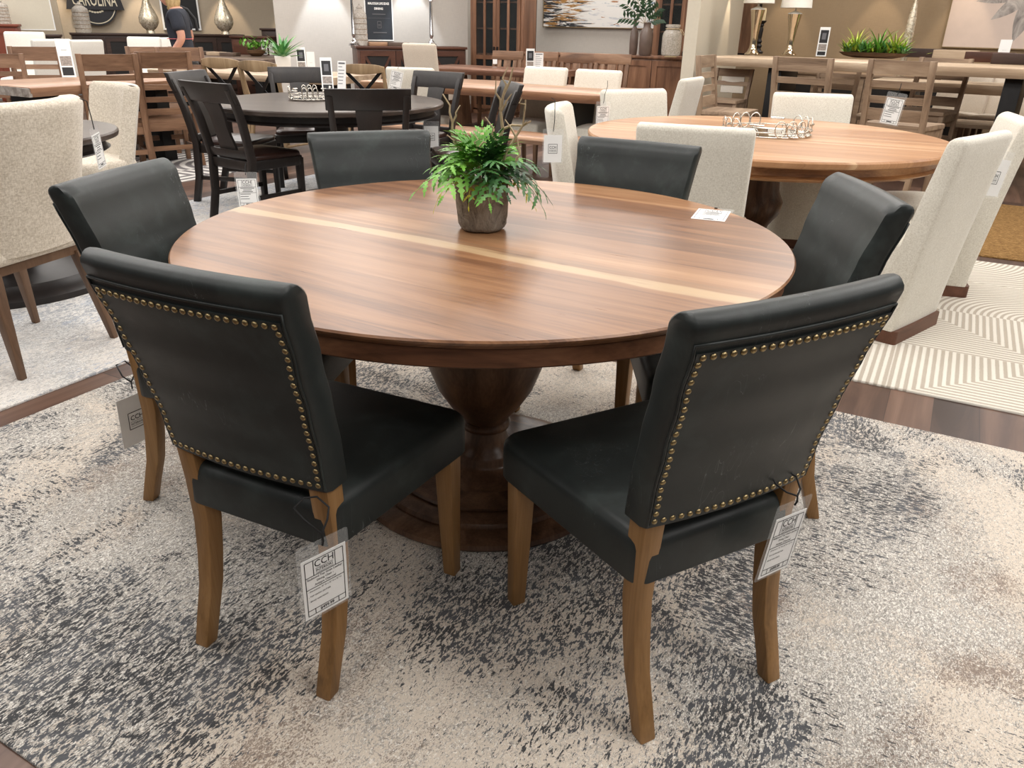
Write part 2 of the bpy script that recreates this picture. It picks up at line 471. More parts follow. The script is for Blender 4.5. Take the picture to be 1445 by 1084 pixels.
M['brown_leather'] = plain('dark_brown_leather', srgb(52, 34, 29), .28, 0, .5, .25, 30)
M['sheesham'] = wood('sheesham_brown', [srgb(84, 59, 43), srgb(112, 82, 61), srgb(136, 103, 79), srgb(160, 127, 101)], 'z', .45, 9, .12)
M['sheesham_x'] = wood('sheesham_brown_rail', [srgb(84, 59, 43), srgb(112, 82, 61), srgb(136, 103, 79), srgb(160, 127, 101)], 'x', .45, 9, .12)
M['greige'] = wood('greige_wood', [srgb(104, 86, 70), srgb(134, 112, 92), srgb(156, 133, 110), srgb(176, 154, 130)], 'z', .55, 10, .1)
M['greige_x'] = wood('greige_wood_rail', [srgb(104, 86, 70), srgb(134, 112, 92), srgb(156, 133, 110), srgb(176, 154, 130)], 'x', .55, 10, .1)
M['driftwood'] = wood('driftwood_top', [srgb(146, 124, 102), srgb(176, 153, 128), srgb(197, 176, 151), srgb(214, 196, 173)], 'x', .5, 6, .1)
M['brown_slab'] = wood('brown_slab_top', [srgb(120, 86, 64), srgb(150, 112, 86), srgb(174, 136, 107), srgb(196, 160, 130)], 'x', .36, 7, .08)
M['red_slab'] = wood('reddish_slab_top', [srgb(84, 56, 44), srgb(112, 79, 64), srgb(136, 101, 83), srgb(160, 124, 104)], 'x', .32, 7, .08)
M['dark_slab'] = wood('grey_brown_slab_top', [srgb(72, 58, 50), srgb(98, 82, 72), srgb(128, 110, 98)], 'x', .4, 7, .08)
M['bark'] = wood('grey_bark_edge', [srgb(96, 86, 78), srgb(150, 142, 134), srgb(196, 190, 182)], 'x', .8, 14, .3, bump=.5)
M['espresso'] = wood('espresso_wood', [srgb(40, 28, 24), srgb(58, 42, 36), srgb(76, 56, 48)], 'x', .42, 8, .1)
M['cherry'] = wood('cherry_brown_wood', [srgb(58, 35, 26), srgb(80, 49, 37), srgb(100, 64, 48)], 'x', .4, 8, .12)
M['hutch'] = wood('hutch_wood', [srgb(84, 56, 40), srgb(110, 77, 57), srgb(132, 95, 72), srgb(152, 114, 88)], 'z', .42, 9, .1)
M['xchair'] = wood('weathered_oak', [srgb(112, 92, 66), srgb(142, 118, 88), srgb(166, 142, 110)], 'z', .55, 10, .12)
M['walnut_leg'] = wood('walnut_leg', [srgb(84, 62, 46), srgb(108, 82, 62), srgb(126, 98, 76)], 'z', .45, 12, .1)
M['plinth'] = wood('walnut_plinth', [srgb(72, 44, 32), srgb(96, 62, 46), srgb(112, 74, 56)], 'x', .45, 9, .1)
M['black'] = plain('black_metal', srgb(26, 26, 27), .45, .4)
M['dark'] = plain('dark_recess', srgb(24, 21, 20), .6)
M['chrome'] = plain('polished_chrome', srgb(215, 215, 218), .08, 1, var=.02)
M['nickel'] = plain('silver_wire', srgb(205, 200, 190), .25, 1, var=.05)
M['mirror'] = plain('mirror_glass', srgb(220, 222, 224), .03, 1, var=.01)
g = G('mercury_glass'); v = g.obj()
M['mercury'] = g.done(g.ramp(g.noise(v, 26, 5, .7, 1), [(.35, srgb(170, 152, 122)), (.5, srgb(226, 214, 190)), (.65, srgb(244, 238, 224))]), g.ramp(g.noise(v, 40, 3), [(.3, (.22,)*3), (.7, (.45,)*3)]), .55)
M['paper'] = plain('white_card', srgb(240, 240, 238), .6, var=.01)
M['ink'] = plain('black_ink', srgb(34, 34, 36), .7, var=.01)
M['ink_grey'] = plain('grey_ink', srgb(104, 104, 108), .7, var=.01)
M['cord'] = plain('black_cord', srgb(20, 20, 21), .7)
g = G('clear_vinyl'); M['vinyl'] = g.done((.9, .92, .92, 1), .1, Alpha=.10, spec=.5)
g = G('clear_glass'); M['glass'] = g.done((.05, .055, .055, 1), .04, Alpha=.25, spec=.6)
M['gold_mirror'] = plain('champagne_mirror_glass', srgb(206, 190, 166), .10, 1, var=.06, vs=8)
g = G('frosted_glass'); v = g.obj(); M['frost'] = g.done(g.ramp(g.noise(v, 60, 4), [(.3, srgb(176, 166, 154)), (.7, srgb(226, 220, 210))]), .25, Alpha=.55, spec=.6)
M['wall_beige'] = mk_wall('beige_wallpaper', srgb(188, 174, 154))
M['wall_grey'] = mk_wall('grey_paint', srgb(200, 194, 186))
M['wall_tan'] = mk_wall('tan_wallpaper', srgb(166, 145, 118))
M['trim'] = plain('cream_trim', srgb(208, 200, 182), .6, var=.02)
M['ceiling'] = plain('white_ceiling', srgb(225, 224, 220), .9, var=.02)
M['shade'] = plain('white_lamp_shade', srgb(238, 234, 224), .8, var=.02, Subsurface_Weight=.0)
M['candle'] = plain('cream_candle', srgb(226, 206, 164), .5, var=.04)
M['skin'] = plain('skin', srgb(206, 152, 130), .5, var=.06)
M['hair'] = wood('blonde_hair', [srgb(150, 124, 84), srgb(190, 164, 116), srgb(220, 200, 156)], 'z', .5, 60, .1)
M['navy'] = plain('charcoal_navy_cloth', srgb(44, 48, 58), .9, var=.12)
M['coral'] = plain('coral_trim', srgb(206, 104, 110), .7)
M['green'] = None
def leafmat(name, a, b, c):
    g = G(name); v = g.obj(True)
    return g.done(g.ramp(g.noise(v, 9, 3), [(.32, a), (.5, b), (.68, c)]), .42, spec=.4)
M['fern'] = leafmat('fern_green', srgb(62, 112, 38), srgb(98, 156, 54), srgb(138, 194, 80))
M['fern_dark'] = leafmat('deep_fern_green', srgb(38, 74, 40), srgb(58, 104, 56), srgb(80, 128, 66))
M['lime'] = leafmat('lime_green', srgb(120, 150, 40), srgb(164, 186, 60), srgb(206, 206, 96))
M['yellow_leaf'] = plain('yellow_leaf', srgb(196, 190, 50), .5)
M['agave'] = leafmat('agave_green', srgb(60, 116, 64), srgb(92, 150, 86), srgb(134, 182, 112))
M['olive'] = leafmat('dark_olive_leaf', srgb(24, 48, 32), srgb(38, 66, 42), srgb(60, 90, 60))
M['twig'] = wood('dry_twig', [srgb(124, 108, 82), srgb(166, 148, 118), srgb(196, 180, 150)], 'z', .8, 30, .3)
g = G('stone_bark'); v = g.obj()
nb = g.noise(g.map(v, (1, 1, .7)), 17, 8, .75, 2.0)
M['bark_pot'] = g.done(g.ramp(nb, [(.36, srgb(66, 60, 54)), (.43, srgb(128, 119, 108)), (.58, srgb(160, 151, 138)), (.75, srgb(188, 179, 166))]), .85, spec=.2)
g.bump(nb, .8, .012)
M['white_pot'] = plain('white_ceramic', srgb(232, 230, 224), .35, var=.02)
M['taupe_pot'] = plain('taupe_ceramic', srgb(104, 88, 80), .3, var=.12, vs=14)
M['bowl'] = wood('carved_wood_bowl', [srgb(70, 50, 34), srgb(104, 78, 54), srgb(132, 102, 72)], 'x', .6, 14, .2)
M['soil'] = plain('moss_soil', srgb(60, 56, 34), .95, var=.3)
M['poster'] = plain('slate_poster', srgb(44, 50, 58), .5, var=.04)
M['photo'] = plain('grey_print', srgb(150, 140, 132), .5, var=.4, vs=60)
M['pink'] = plain('pinkish_card', srgb(226, 206, 202), .6, var=.01)
M['sign'] = plain('black_sign', srgb(38, 38, 42), .6)
M['cream_paint'] = plain('cream_lettering', srgb(218, 208, 184), .6)
M['gold'] = plain('champagne_frame', srgb(150, 130, 98), .4, .6)
M['red_chair'] = plain('rust_leather', srgb(126, 62, 42), .5)

# ---------------------------------------------------------------- floor and rugs
fl = MB().box(-14, 14, -4, 24, -.05, 0).mesh('floor', smooth=False)
fl.transform(Matrix.Identity(4))
floor = tag(link('floor', fl, M['floor'], rot=(0, 0, AX)), kind='structure')

def rug(name, m, u0, u1, v0, v1, h, label, group=None):
    mb = MB(); n = 60
    w = (u1 - u0)/2; d = (v1 - v0)/2
    poly = rrect(-w, w, -d, d, .012, 2)
    mb.rings([[(x, y, .0005) for x, y in poly], [(x, y, h*.7) for x, y in poly], [(x*(1 - .004/w), y*(1 - .004/d), h) for x, y in poly]])
    o = mb.build(name, m, angle=60)
    o.location = uv((u0 + u1)/2, (v0 + v1)/2); o.rotation_euler = (0, 0, AX)
    return tag(o, label, 'rug', group)
rug('area_rug', M['rug_main'], -2.63, .92, .457, 2.81, .009, 'cream rug with charcoal grey and brown distressing under the table with dark leather chairs')
rug('area_rug', M['rug_blue'], -5.07, -2.76, .55, 6.3, .009, 'pale rug with faint blue grey streaks under the black dining set and oatmeal chairs')
rug('area_rug', M['rug_line'], -1.15, 2.35, 3.145, 5.46, .011, 'ivory carved rug with curving line pattern under the light round table')
rug('jute_rug', M['jute'], -.9, 2.6, 5.62, 7.55, .012, 'coarse golden jute rug beyond the ivory carved rug')
rug('area_rug', M['rug_diag'], -8.4, -5.76, 3.2, 5.9, .009, 'white rug with dark diagonal lines under the brown ladder back chairs')

# ---------------------------------------------------------------- main round table
TX, TY = -.078, 2.10
t = thing('round_dining_table', 'large round plank topped wooden pedestal table ringed by dark leather chairs', 'table', (TX, TY, .009))
Z0 = .009
R0 = .813
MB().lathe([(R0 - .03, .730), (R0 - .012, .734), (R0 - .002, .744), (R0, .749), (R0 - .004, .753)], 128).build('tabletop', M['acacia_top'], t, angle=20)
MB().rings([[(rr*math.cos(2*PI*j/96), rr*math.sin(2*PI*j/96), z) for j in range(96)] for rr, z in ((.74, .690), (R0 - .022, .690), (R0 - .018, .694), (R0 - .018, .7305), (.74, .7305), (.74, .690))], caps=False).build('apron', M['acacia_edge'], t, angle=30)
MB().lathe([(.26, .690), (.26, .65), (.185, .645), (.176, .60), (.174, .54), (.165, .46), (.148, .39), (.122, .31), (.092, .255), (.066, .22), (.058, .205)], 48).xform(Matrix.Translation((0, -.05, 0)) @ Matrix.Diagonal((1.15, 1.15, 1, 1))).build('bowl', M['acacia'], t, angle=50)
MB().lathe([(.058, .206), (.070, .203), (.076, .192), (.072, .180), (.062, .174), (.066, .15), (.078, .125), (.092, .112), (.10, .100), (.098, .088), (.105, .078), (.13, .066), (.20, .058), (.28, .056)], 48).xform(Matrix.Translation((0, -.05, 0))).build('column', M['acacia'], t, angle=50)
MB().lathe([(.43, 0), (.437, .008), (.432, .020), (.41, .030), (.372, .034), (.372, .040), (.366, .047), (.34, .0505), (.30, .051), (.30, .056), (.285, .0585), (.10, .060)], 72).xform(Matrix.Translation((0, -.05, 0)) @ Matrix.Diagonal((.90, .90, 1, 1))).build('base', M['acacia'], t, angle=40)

# ---------------------------------------------------------------- leather dining chairs
def rear_y(s, z):
    y = interp([(.47, .036), (.56, .024), (.66, .002), (.76, -.024), (.86, -.054), (.91, -.070)], z)
    return y - .014*(1 - s*s)
def half_w(z): return interp([(.47, .196), (.57, .200), (.70, .207), (.82, .217), (.905, .227)], z)
ZB, ZT, TH = .482, .908, .064

def leather_back():
    rs = []
    def ring(z, inset=0, squash=1.0, dz=0):
        hw = half_w(z) - inset; pts = []
        n = 10
        def pr(s, q):       # q 0 rear .. 1 front
            y0 = rear_y(s, z); c = y0 + TH/2; h = TH/2*squash
            return (s*hw, c - h + 2*h*q, z + dz)
        pts.append((-hw, pr(-1, .16)[1], z + dz))
        for i in range(n + 1):
            s = -.965 + 1.93*i/n; pts.append(pr(s, 0))
        pts.append((hw, pr(1, .16)[1], z + dz)); pts.append((hw, pr(1, .5)[1], z + dz)); pts.append((hw, pr(1, .84)[1], z + dz))
        for i in range(n + 1):
            s = .965 - 1.93*i/n; p = pr(s, 1); bulge = .010*(1 - s*s)*math.sin(PI*min(1, max(0, (z - ZB)/(ZT - ZB))))
            pts.append((p[0], p[1] + bulge*squash, p[2]))
        pts.append((-hw, pr(-1, .84)[1], z + dz)); pts.append((-hw, pr(-1, .5)[1], z + dz))
        return pts
    m = 18; zt = ZT - .030
    rs.append(ring(ZB + .004, .006, .85, -.004))
    for i in range(m + 1): rs.append(ring(ZB + (zt - ZB)*i/m))
    for a in (18, 36, 54, 70, 82, 90):
        a = math.radians(a)
        rs.append(ring(zt + .030*math.sin(a), .006*(1 - math.cos(a)), max(.06, math.cos(a))))
    return MB().rings(rs)

def back_panel():
    n, m = 14, 18; rs = []
    top = ZT - .060
    for i in range(m + 1):
        z = ZB + .008 + (top - ZB - .008)*i/m; hw = half_w(z) - .010
        rs.append([(hw*(-1 + 2*j/n), rear_y(-1 + 2*j/n, z) - .0045, z) for j in range(n + 1)])
    mb = MB().rings(rs, caps=False, closed=False)
    rim = rs[0] + [r[-1] for r in rs[1:]] + rs[-1][-2::-1] + [r[0] for r in rs[-2:0:-1]]
    mb.rings([rim, [(x*1.004, y + .007, z) for x, y, z in rim]], caps=False)
    return mb

def nail_spots(step=.0178):
    top = ZT - .068; bot = ZB + .016
    def P(s, z): return Vector((s*(half_w(z) - .018), rear_y(s, z) - .0045, z))
    path = [P(-1, bot + (top - bot)*i/60) for i in range(61)] + [P(-1 + 2*i/60, top) for i in range(1, 61)] \
         + [P(1, top - (top - bot)*i/60) for i in range(1, 61)] + [P(1 - 2*i/60, bot) for i in range(1, 61)]
    tot = sum((b - a).length for a, b in zip(path, path[1:])); n = int(tot/step); st = tot/n
    out = []; acc = 0; nxt = 0
    for a, b in zip(path, path[1:]):
        L = (b - a).length
        while nxt <= acc + L - 1e-7 and len(out) < n:
            out.append(a + (b - a)*((nxt - acc)/L)); nxt += st
        acc += L
    return out

def make_leather_chair():
    t = thing('leather_dining_chair', '', 'chair')
    back = leather_back().build('backrest', M['leather'], t, angle=50)
    back_panel().build('back_panel', M['leather'], back, angle=60)
    rs = []
    zz = [ZB + .006 + (ZT - .052 - ZB)*i/16 for i in range(17)]
    edge = [(-half_w(z) + .007, rear_y(-1, z) - .002, z) for z in zz] + [((-1 + 2*j/14)*(half_w(zz[-1]) - .007), rear_y(-1 + 2*j/14, zz[-1]) - .002, zz[-1]) for j in range(1, 14)] + [(half_w(z) - .007, rear_y(1, z) - .002, z) for z in reversed(zz)]
    MB().tube(edge, .0028, 6).build('piping', M['leather'], back, angle=80)
    nail = MB().lathe([(.0060, 0), (.0058, .0016), (.0046, .0032), (.0024, .0041), (.0004, .0044)], 8).mesh('nailhead', angle=80)
    for p in nail_spots():
        dy = (rear_y(p.x/.22, p.z + .01) - rear_y(p.x/.22, p.z - .01))/.02
        link('nailhead', nail, M['brass'], back, p, (PI/2 + math.atan(dy)*-1, 0, 0))
    poly = round_poly([(-.192, .040), (.192, .040), (.238, .520), (-.238, .520)], [.03, .03, .045, .045])
    cushion(poly, .345, .447, .026, .014, .006).build('seat', M['leather'], t, angle=60)
    for sx in (-1, 1):
        zs = [0, .06, .14, .22, .30, .40, .52]
        MB().sweep([(sx*.168, interp([(0, .000), (.14, .042), (.28, .064), (.42, .063), (.52, .056)], z), z) for z in zs], [(lerp(.036, .046, z/.52), lerp(.034, .048, z/.52)) for z in zs]).build('leg', M['oak'], t, bevel=.004, bang=50)
    for sx in (-1, 1):
        MB().sweep([(sx*.205, .462, 0), (sx*.203, .458, .18), (sx*.202, .455, .352)], [(.033, .033), (.041, .041), (.048, .048)]).build('leg', M['oak'], t, bevel=.004, bang=50)
    return t
GC = 'dark leather chairs around the round table'
place_chair = Proto(make_leather_chair())
ZR = .009
place_chair((-.5255, 1.249, ZR), face(.423, .906), 'dark leather dining chair at front left, white tag on its near rear leg', GC)
place_chair((.421, 1.167, ZR), face(-.479, .878), 'dark leather dining chair at front right of the round table, its studded back nearest', GC)
place_chair((-1.02, 2.055, ZR), face(.985, -.17), 'dark leather dining chair partly behind the front left chair, left of the table', GC)
place_chair((-.532, 2.93, ZR), face(.346, -.938), 'dark leather dining chair behind the table, left of the potted fern', GC)
place_chair((.415, 2.80, ZR), face(-.49, -.872), 'dark leather dining chair behind the table, right of the potted fern', GC)
place_chair((.878, 2.03, ZR), face(-.998, .02), 'dark leather dining chair at the right edge of the table, beside the ivory skirted chairs', GC)

lb = MB().box(-.012, .012, -.0006, .0006, -.028, .028).build('paper_label', M['paper'], None, smooth=False)
lb.location = (-.565 + .346*.0245, 2.432 - .938*.0245, .262); lb.rotation_euler = (0, 0, face(.346, -.938))
tag(lb, 'small white paper label stuck on a chair leg seen under the table at left', 'label')
# ---------------------------------------------------------------- lettering and tags
def text_mesh(body, size, align='CENTER', bold=0, squeeze=1.0):
    cu = bpy.data.curves.new('lettering', 'FONT'); cu.body = body; cu.size = size
    cu.align_x = align; cu.align_y = 'CENTER'; cu.resolution_u = 2; cu.offset = bold; cu.space_line = 1.05
    ob = bpy.data.objects.new('lettering', cu); COL.objects.link(ob)
    dg = bpy.context.evaluated_depsgraph_get(); dg.update()
    me = bpy.data.meshes.new_from_object(ob.evaluated_get(dg))
    me.materials.clear()
    bpy.data.objects.remove(ob); bpy.data.curves.remove(cu)
    return [v.co.copy() for v in me.vertices], [tuple(p.vertices) for p in me.polygons], me

def print_on(mb, body, size, x, z, y=-.0004, align='CENTER', bold=0, squeeze=1.0):
    """letters standing in the local x-z plane, read from -y"""
    vs, fs, me = text_mesh(body, size, align, bold)
    mb.add([(x + v.x*squeeze, y, z + v.y) for v in vs], fs)
    bpy.data.meshes.remove(me)
    return mb

def rule(mb, x0, z0, x1, z1, w=.0007, y=-.0004):
    if abs(x1 - x0) > abs(z1 - z0): mb.add([(x0, y, z0 - w), (x1, y, z1 - w), (x1, y, z1 + w), (x0, y, z0 + w)], [(0, 1, 2, 3)])
    else: mb.add([(x0 - w, y, z0), (x0 + w, y, z0), (x1 + w, y, z1), (x1 - w, y, z1)], [(0, 1, 2, 3)])
    return mb

def frame_lines(mb, x0, x1, z0, z1, w=.0007):
    for a in ((x0, z0, x1, z0), (x0, z1, x1, z1), (x0, z0, x0, z1), (x1, z0, x1, z1)): rule(mb, *a, w=w)
    return mb

def tag_parts(t, kind='full', cord=None):
    """sleeve hangs below the local origin, front towards -y"""
    W, H = .100, .158
    poly = rrect(-W/2, W/2, -H, 0, .006, 3)
    sl = MB().prism(poly, lambda p, q: (p[0], q, p[1]), .0012, .0016).build('plastic_sleeve', M['vinyl'], t, smooth=False)
    cw, c0, c1 = .043, -H + .006, -.028
    card = MB().box(-cw, cw, 0, .0008, c0, c1).build('card', M['paper'], t, smooth=False)
    mb = MB()
    if kind == 'logo':
        zc = (c0 + c1)/2
        frame_lines(mb, -.021, .021, zc - .021, zc + .021, .0009)
        print_on(mb, 'CCH', .017, 0, zc + .006, bold=.0002, squeeze=.9); print_on(mb, 'INTERIORS', .0068, 0, zc - .009, bold=.0001)
        rule(mb, -.017, zc - .003, .017, zc - .003, .0004); rule(mb, -.017, zc - .0145, .017, zc - .0145, .0004)
    else:
        b0, b1 = c0 + .006, c1 - .006; bx = cw - .006
        frame_lines(mb, -bx, bx, b0, b1)
        zl = b1 - .031; zm = b1 - .056; zp = b0 + .011
        for z in (zl, zm, zp): rule(mb, -bx, z, bx, z)
        for x in (-.021, .021): rule(mb, x, zl, x, b1)
        for x in (-.023, .023): rule(mb, x, b0, x, zp)
        print_on(mb, 'CCH', .0195, 0, b1 - .010, bold=.0001, squeeze=.92)
        rule(mb, -.017, b1 - .0185, .017, b1 - .0185, .0004); rule(mb, -.017, b1 - .0285, .017, b1 - .0285, .0004)
        print_on(mb, 'INTERIORS', .0080, 0, b1 - .0235, bold=.0001, squeeze=.85)
        if kind == 'full':
            for k, s in enumerate(('Redmond Top Grain Leather', 'Dining Chair -', 'Antique Charcoal')):
                print_on(mb, s, .0058, 0, zl - .0048 - .0076*k, bold=.00008)
            for k, s in enumerate(('- Dimensions: 18" W x 22" D x 35" H', '- TOP GRAIN LEATHER', '- BRASS NAILHEADS')):
                print_on(mb, s, .0042, -bx + .003, zm - .0055 - .0105*k, align='LEFT', bold=.00005)
            print_on(mb, '$499.99', .0085, 0, (b0 + zp)/2, bold=.00025)
        else:
            for k, w in enumerate((.030, .018, .022)): rule(mb, -w, zl - .005 - .0075*k, w, zl - .005 - .0075*k, .0013)
            for k, w in enumerate((.045, .035, .038)): rule(mb, -bx + .004, zm - .006 - .0105*k, -bx + .004 + w, zm - .006 - .0105*k, .0011)
            rule(mb, -.013, (b0 + zp)/2, .013, (b0 + zp)/2, .0024)
    mb.build('print', M['ink'], card, smooth=False)
    if cord: MB().tube(cord, .0018, 6).build('cord', M['cord'], t, angle=80)
    return t

def price_tag(loc, rz, label, kind='full', roll=0, lean=0, cord=((0, 0, -.012), (0, .002, .008), (0, .012, .03), (.004, .02, .05)), group='hanging price tags', scale=1):
    t = thing('price_tag', label, 'price tag', loc, 0, group)
    t.rotation_mode = 'XYZ'
    t.rotation_euler = (lean, roll, rz); t.scale = (scale,)*3
    tag_parts(t, kind, cord)
    return t

price_tag((-0.337, 1.136, 0.435), math.radians(46), 'white price card in a clear sleeve tied to the front left chair rear leg', 'full', 0, .04, scale=1.1, cord=
          ((0, .0006, -.014), (.001, -.0012, -.004), (0, 0, .010), (-.014, .004, .030), (-.022, .016, .042), (-.020, .046, .046), (.004, .055, .050), (.022, .044, .050), (.024, .012, .045), (.014, .003, .030), (0, 0, .010)))
price_tag((0.533, 1.208, 0.489), math.radians(36), 'white price card in a clear sleeve tied to the front right chair rear leg', 'full', .10, .05, scale=1.1, cord=
          ((0, .0006, -.010), (.001, -.0012, -.002), (0, .001, .008), (-.022, .010, .016), (-.034, .026, .026), (-.018, .052, .030), (.012, .050, .034), (.024, .026, .026), (.012, .006, .016), (0, .001, .008)))
price_tag((-1.107, 2.020, 0.315), math.radians(60), 'white logo card in a clear sleeve outside the left chair leg', 'logo', 0, .08, scale=1.3, cord=
          ((0, .0006, -.012), (0, .001, .004), (-.010, .014, .018), (.002, .05, .03), (.024, .05, .032), (.026, .016, .02), (0, .001, .004)))
# card lying on the table
t = thing('price_card', 'white price card lying flat on the round table near its far rim', 'price tag', (0.642, 2.469, 0.763))
t.rotation_euler = (-PI/2, 0, 0)
tag_parts(t, 'brief', None)
t.rotation_euler = (math.radians(-90), 0, math.radians(-21)); t.scale = (1.16, 1, 1.22)
MB().box(-.004, .004, -.002, .0008, -.009, -.004).build('clip', M['cord'], t)

# ---------------------------------------------------------------- potted fern
def frond(L, pairs, droop, w, spread=.5):
    """a stalk along +y rising then drooping, with toothed leaflets"""
    def P(t): return Vector((0, L*t*(1 - .12*t*droop), L*(.55*t - droop*t*t)))
    mb = MB().tube([P(i/8) for i in range(9)], [.0018*(1 - .75*i/8) for i in range(9)], 5)
    for k in range(pairs):
        t0 = .22 + .76*k/(pairs - 1); p = P(t0); d = (P(min(1, t0 + .05)) - P(t0 - .05)).normalized()
        up = Vector((1, 0, 0)).cross(d).normalized()
        ll = w*math.sin(PI*(.25 + .62*t0))*rnd.uniform(.85, 1.15)
        for sx in (-1, 1):
            if k == pairs - 1 and sx == 1: break
            ax = (Vector((sx, 0, 0))*(1 - spread) + d*spread + up*rnd.uniform(-.25, .1)).normalized() if k < pairs - 1 else d
            n = ax.cross(up).normalized()
            q = []
            for u, h in ((0, .06), (.15, .24), (.25, .10), (.38, .32), (.48, .11), (.61, .26), (.70, .09), (.82, .12), (1, 0)):
                c = p + ax*ll*u - up*(.22*ll*u*u)
                q.append((c - n*ll*h*.62 + up*.05*ll*h, c, c + n*ll*h*.62 + up*.05*ll*h))
            v = [tuple(x) for row in q for x in row]; f = []
            for i in range(len(q) - 1):
                a = 3*i; f += [(a, a+1, a+4, a+3), (a+1, a+2, a+5, a+4)]
            mb.add(v, f)
    return mb
PX, PY, PZ = -.092, 2.135, .7625
t = thing('potted_fern', 'leafy green fern with dry twigs in a grey bark textured pot', 'plant', (PX, PY, PZ))
prof = [(.050, 0), (.060, .004), (.066, .014), (.069, .04), (.071, .08), (.073, .118), (.075, .130), (.070, .132), (.066, .118)]
rs = []
for r, z in prof:
    rs.append([((r + .0022*math.sin(5*a + z*40) + .0016*math.sin(9*a - z*60))*math.cos(a), (r + .0022*math.sin(5*a + z*40) + .0016*math.sin(9*a - z*60))*math.sin(a), z + (.004*math.sin(3*a) if z > .1 else 0)) for a in [2*PI*j/48 for j in range(48)]])
MB().rings(rs).build('pot', M['bark_pot'], t, angle=60)
MB().lathe([(.066, .112), (.04, .122), (.01, .126)], 24).build('soil', M['soil'], t)
r2 = random.Random(5)
for k in range(46):
    a = 2.399963*k + r2.uniform(-.3, .3); inner = k/46
    L = lerp(.175, .11, inner)*r2.uniform(.85, 1.1)
    dr = lerp(.95, .15, inner) + r2.uniform(-.15, .15)
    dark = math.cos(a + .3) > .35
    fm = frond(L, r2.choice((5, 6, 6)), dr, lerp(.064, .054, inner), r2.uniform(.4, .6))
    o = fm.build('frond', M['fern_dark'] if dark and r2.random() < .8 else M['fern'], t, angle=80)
    o.location = (.030*(1 - inner)*math.cos(a), .030*(1 - inner)*math.sin(a), .132 + .03*inner)
    o.rotation_euler = (lerp(.05, .75, inner) + r2.uniform(-.1, .1), r2.uniform(-.3, .3), a - PI/2)
for k, (a, L) in enumerate(((3.7, .12), (4.4, .085), (5.9, .12))):
    o = frond(L, 4, 1.05, .030, .45).build('yellow_frond', M['yellow_leaf'], t, angle=80)
    o.location = (.05*math.cos(a), .05*math.sin(a), .125); o.rotation_euler = (0, .2, a - PI/2)
def twig(pts, r0, side):
    pts = [(x*1.05, y, .11 + (z - .11)*1.12) for x, y, z in pts]; side = [(i, (v[0]*1.3, v[1], v[2]*1.25)) for i, v in side]
    mb = MB().tube(pts, [lerp(r0*1.35, r0*.5, i/(len(pts) - 1)) for i in range(len(pts))], 6)
    for i, vec in side:
        p = Vector(pts[i]); q = [p]
        for k in range(1, 4): q.append(p + Vector(vec)*k/3 + Vector((.006*math.sin(3*k + i), .004*math.cos(k*2), .006*(k % 2))))
        mb.tube(q, [r0*.9, r0*.75, r0*.6, r0*.35], 5)
    return mb
twig([(-.01, 0, .11), (-.035, .01, .17), (-.060, .015, .205), (-.078, .018, .235), (-.076, .015, .262), (-.083, .016, .285), (-.082, .018, .300), (-.10, .02, .325)], .0036, [(4, (.014, 0, .03)), (2, (-.02, 0, .02))]).build('twig', M['twig'], t, angle=80)
twig([(.02, 0, .11), (.035, .005, .17), (.040, .006, .215), (.052, .004, .25), (.046, .006, .29), (.052, .008, .325), (.068, .01, .355), (.075, .012, .385)], .0044, [(3, (.060, .0, .012)), (2, (-.022, .0, .05)), (4, (-.012, 0, .055)), (4, (.02, 0, .03)), (5, (.004, 0, .05))]).build('twig', M['twig'], t, angle=80)
twig([(.03, -.01, .11), (.05, -.01, .16), (.062, -.012, .20), (.085, -.014, .235), (.103, -.012, .262), (.106, -.012, .295), (.108, -.01, .318)], .0036, [(4, (.014, 0, .004)), (5, (-.01, 0, .02)), (3, (-.02, 0, .03))]).build('twig', M['twig'], t, angle=80)
twig([(.03, -.03, .11), (.045, -.045, .15), (.06, -.05, .175), (.085, -.055, .178), (.096, -.05, .20), (.088, -.05, .24)], .0034, [(3, (.012, 0, .03))]).build('twig', M['twig'], t, angle=80)
twig([(0, -.01, .11), (-.008, -.012, .16), (-.012, -.012, .205), (.004, -.012, .222), (.022, -.010, .216)], .0032, [(2, (-.004, 0, .03))]).build('twig', M['twig'], t, angle=80)

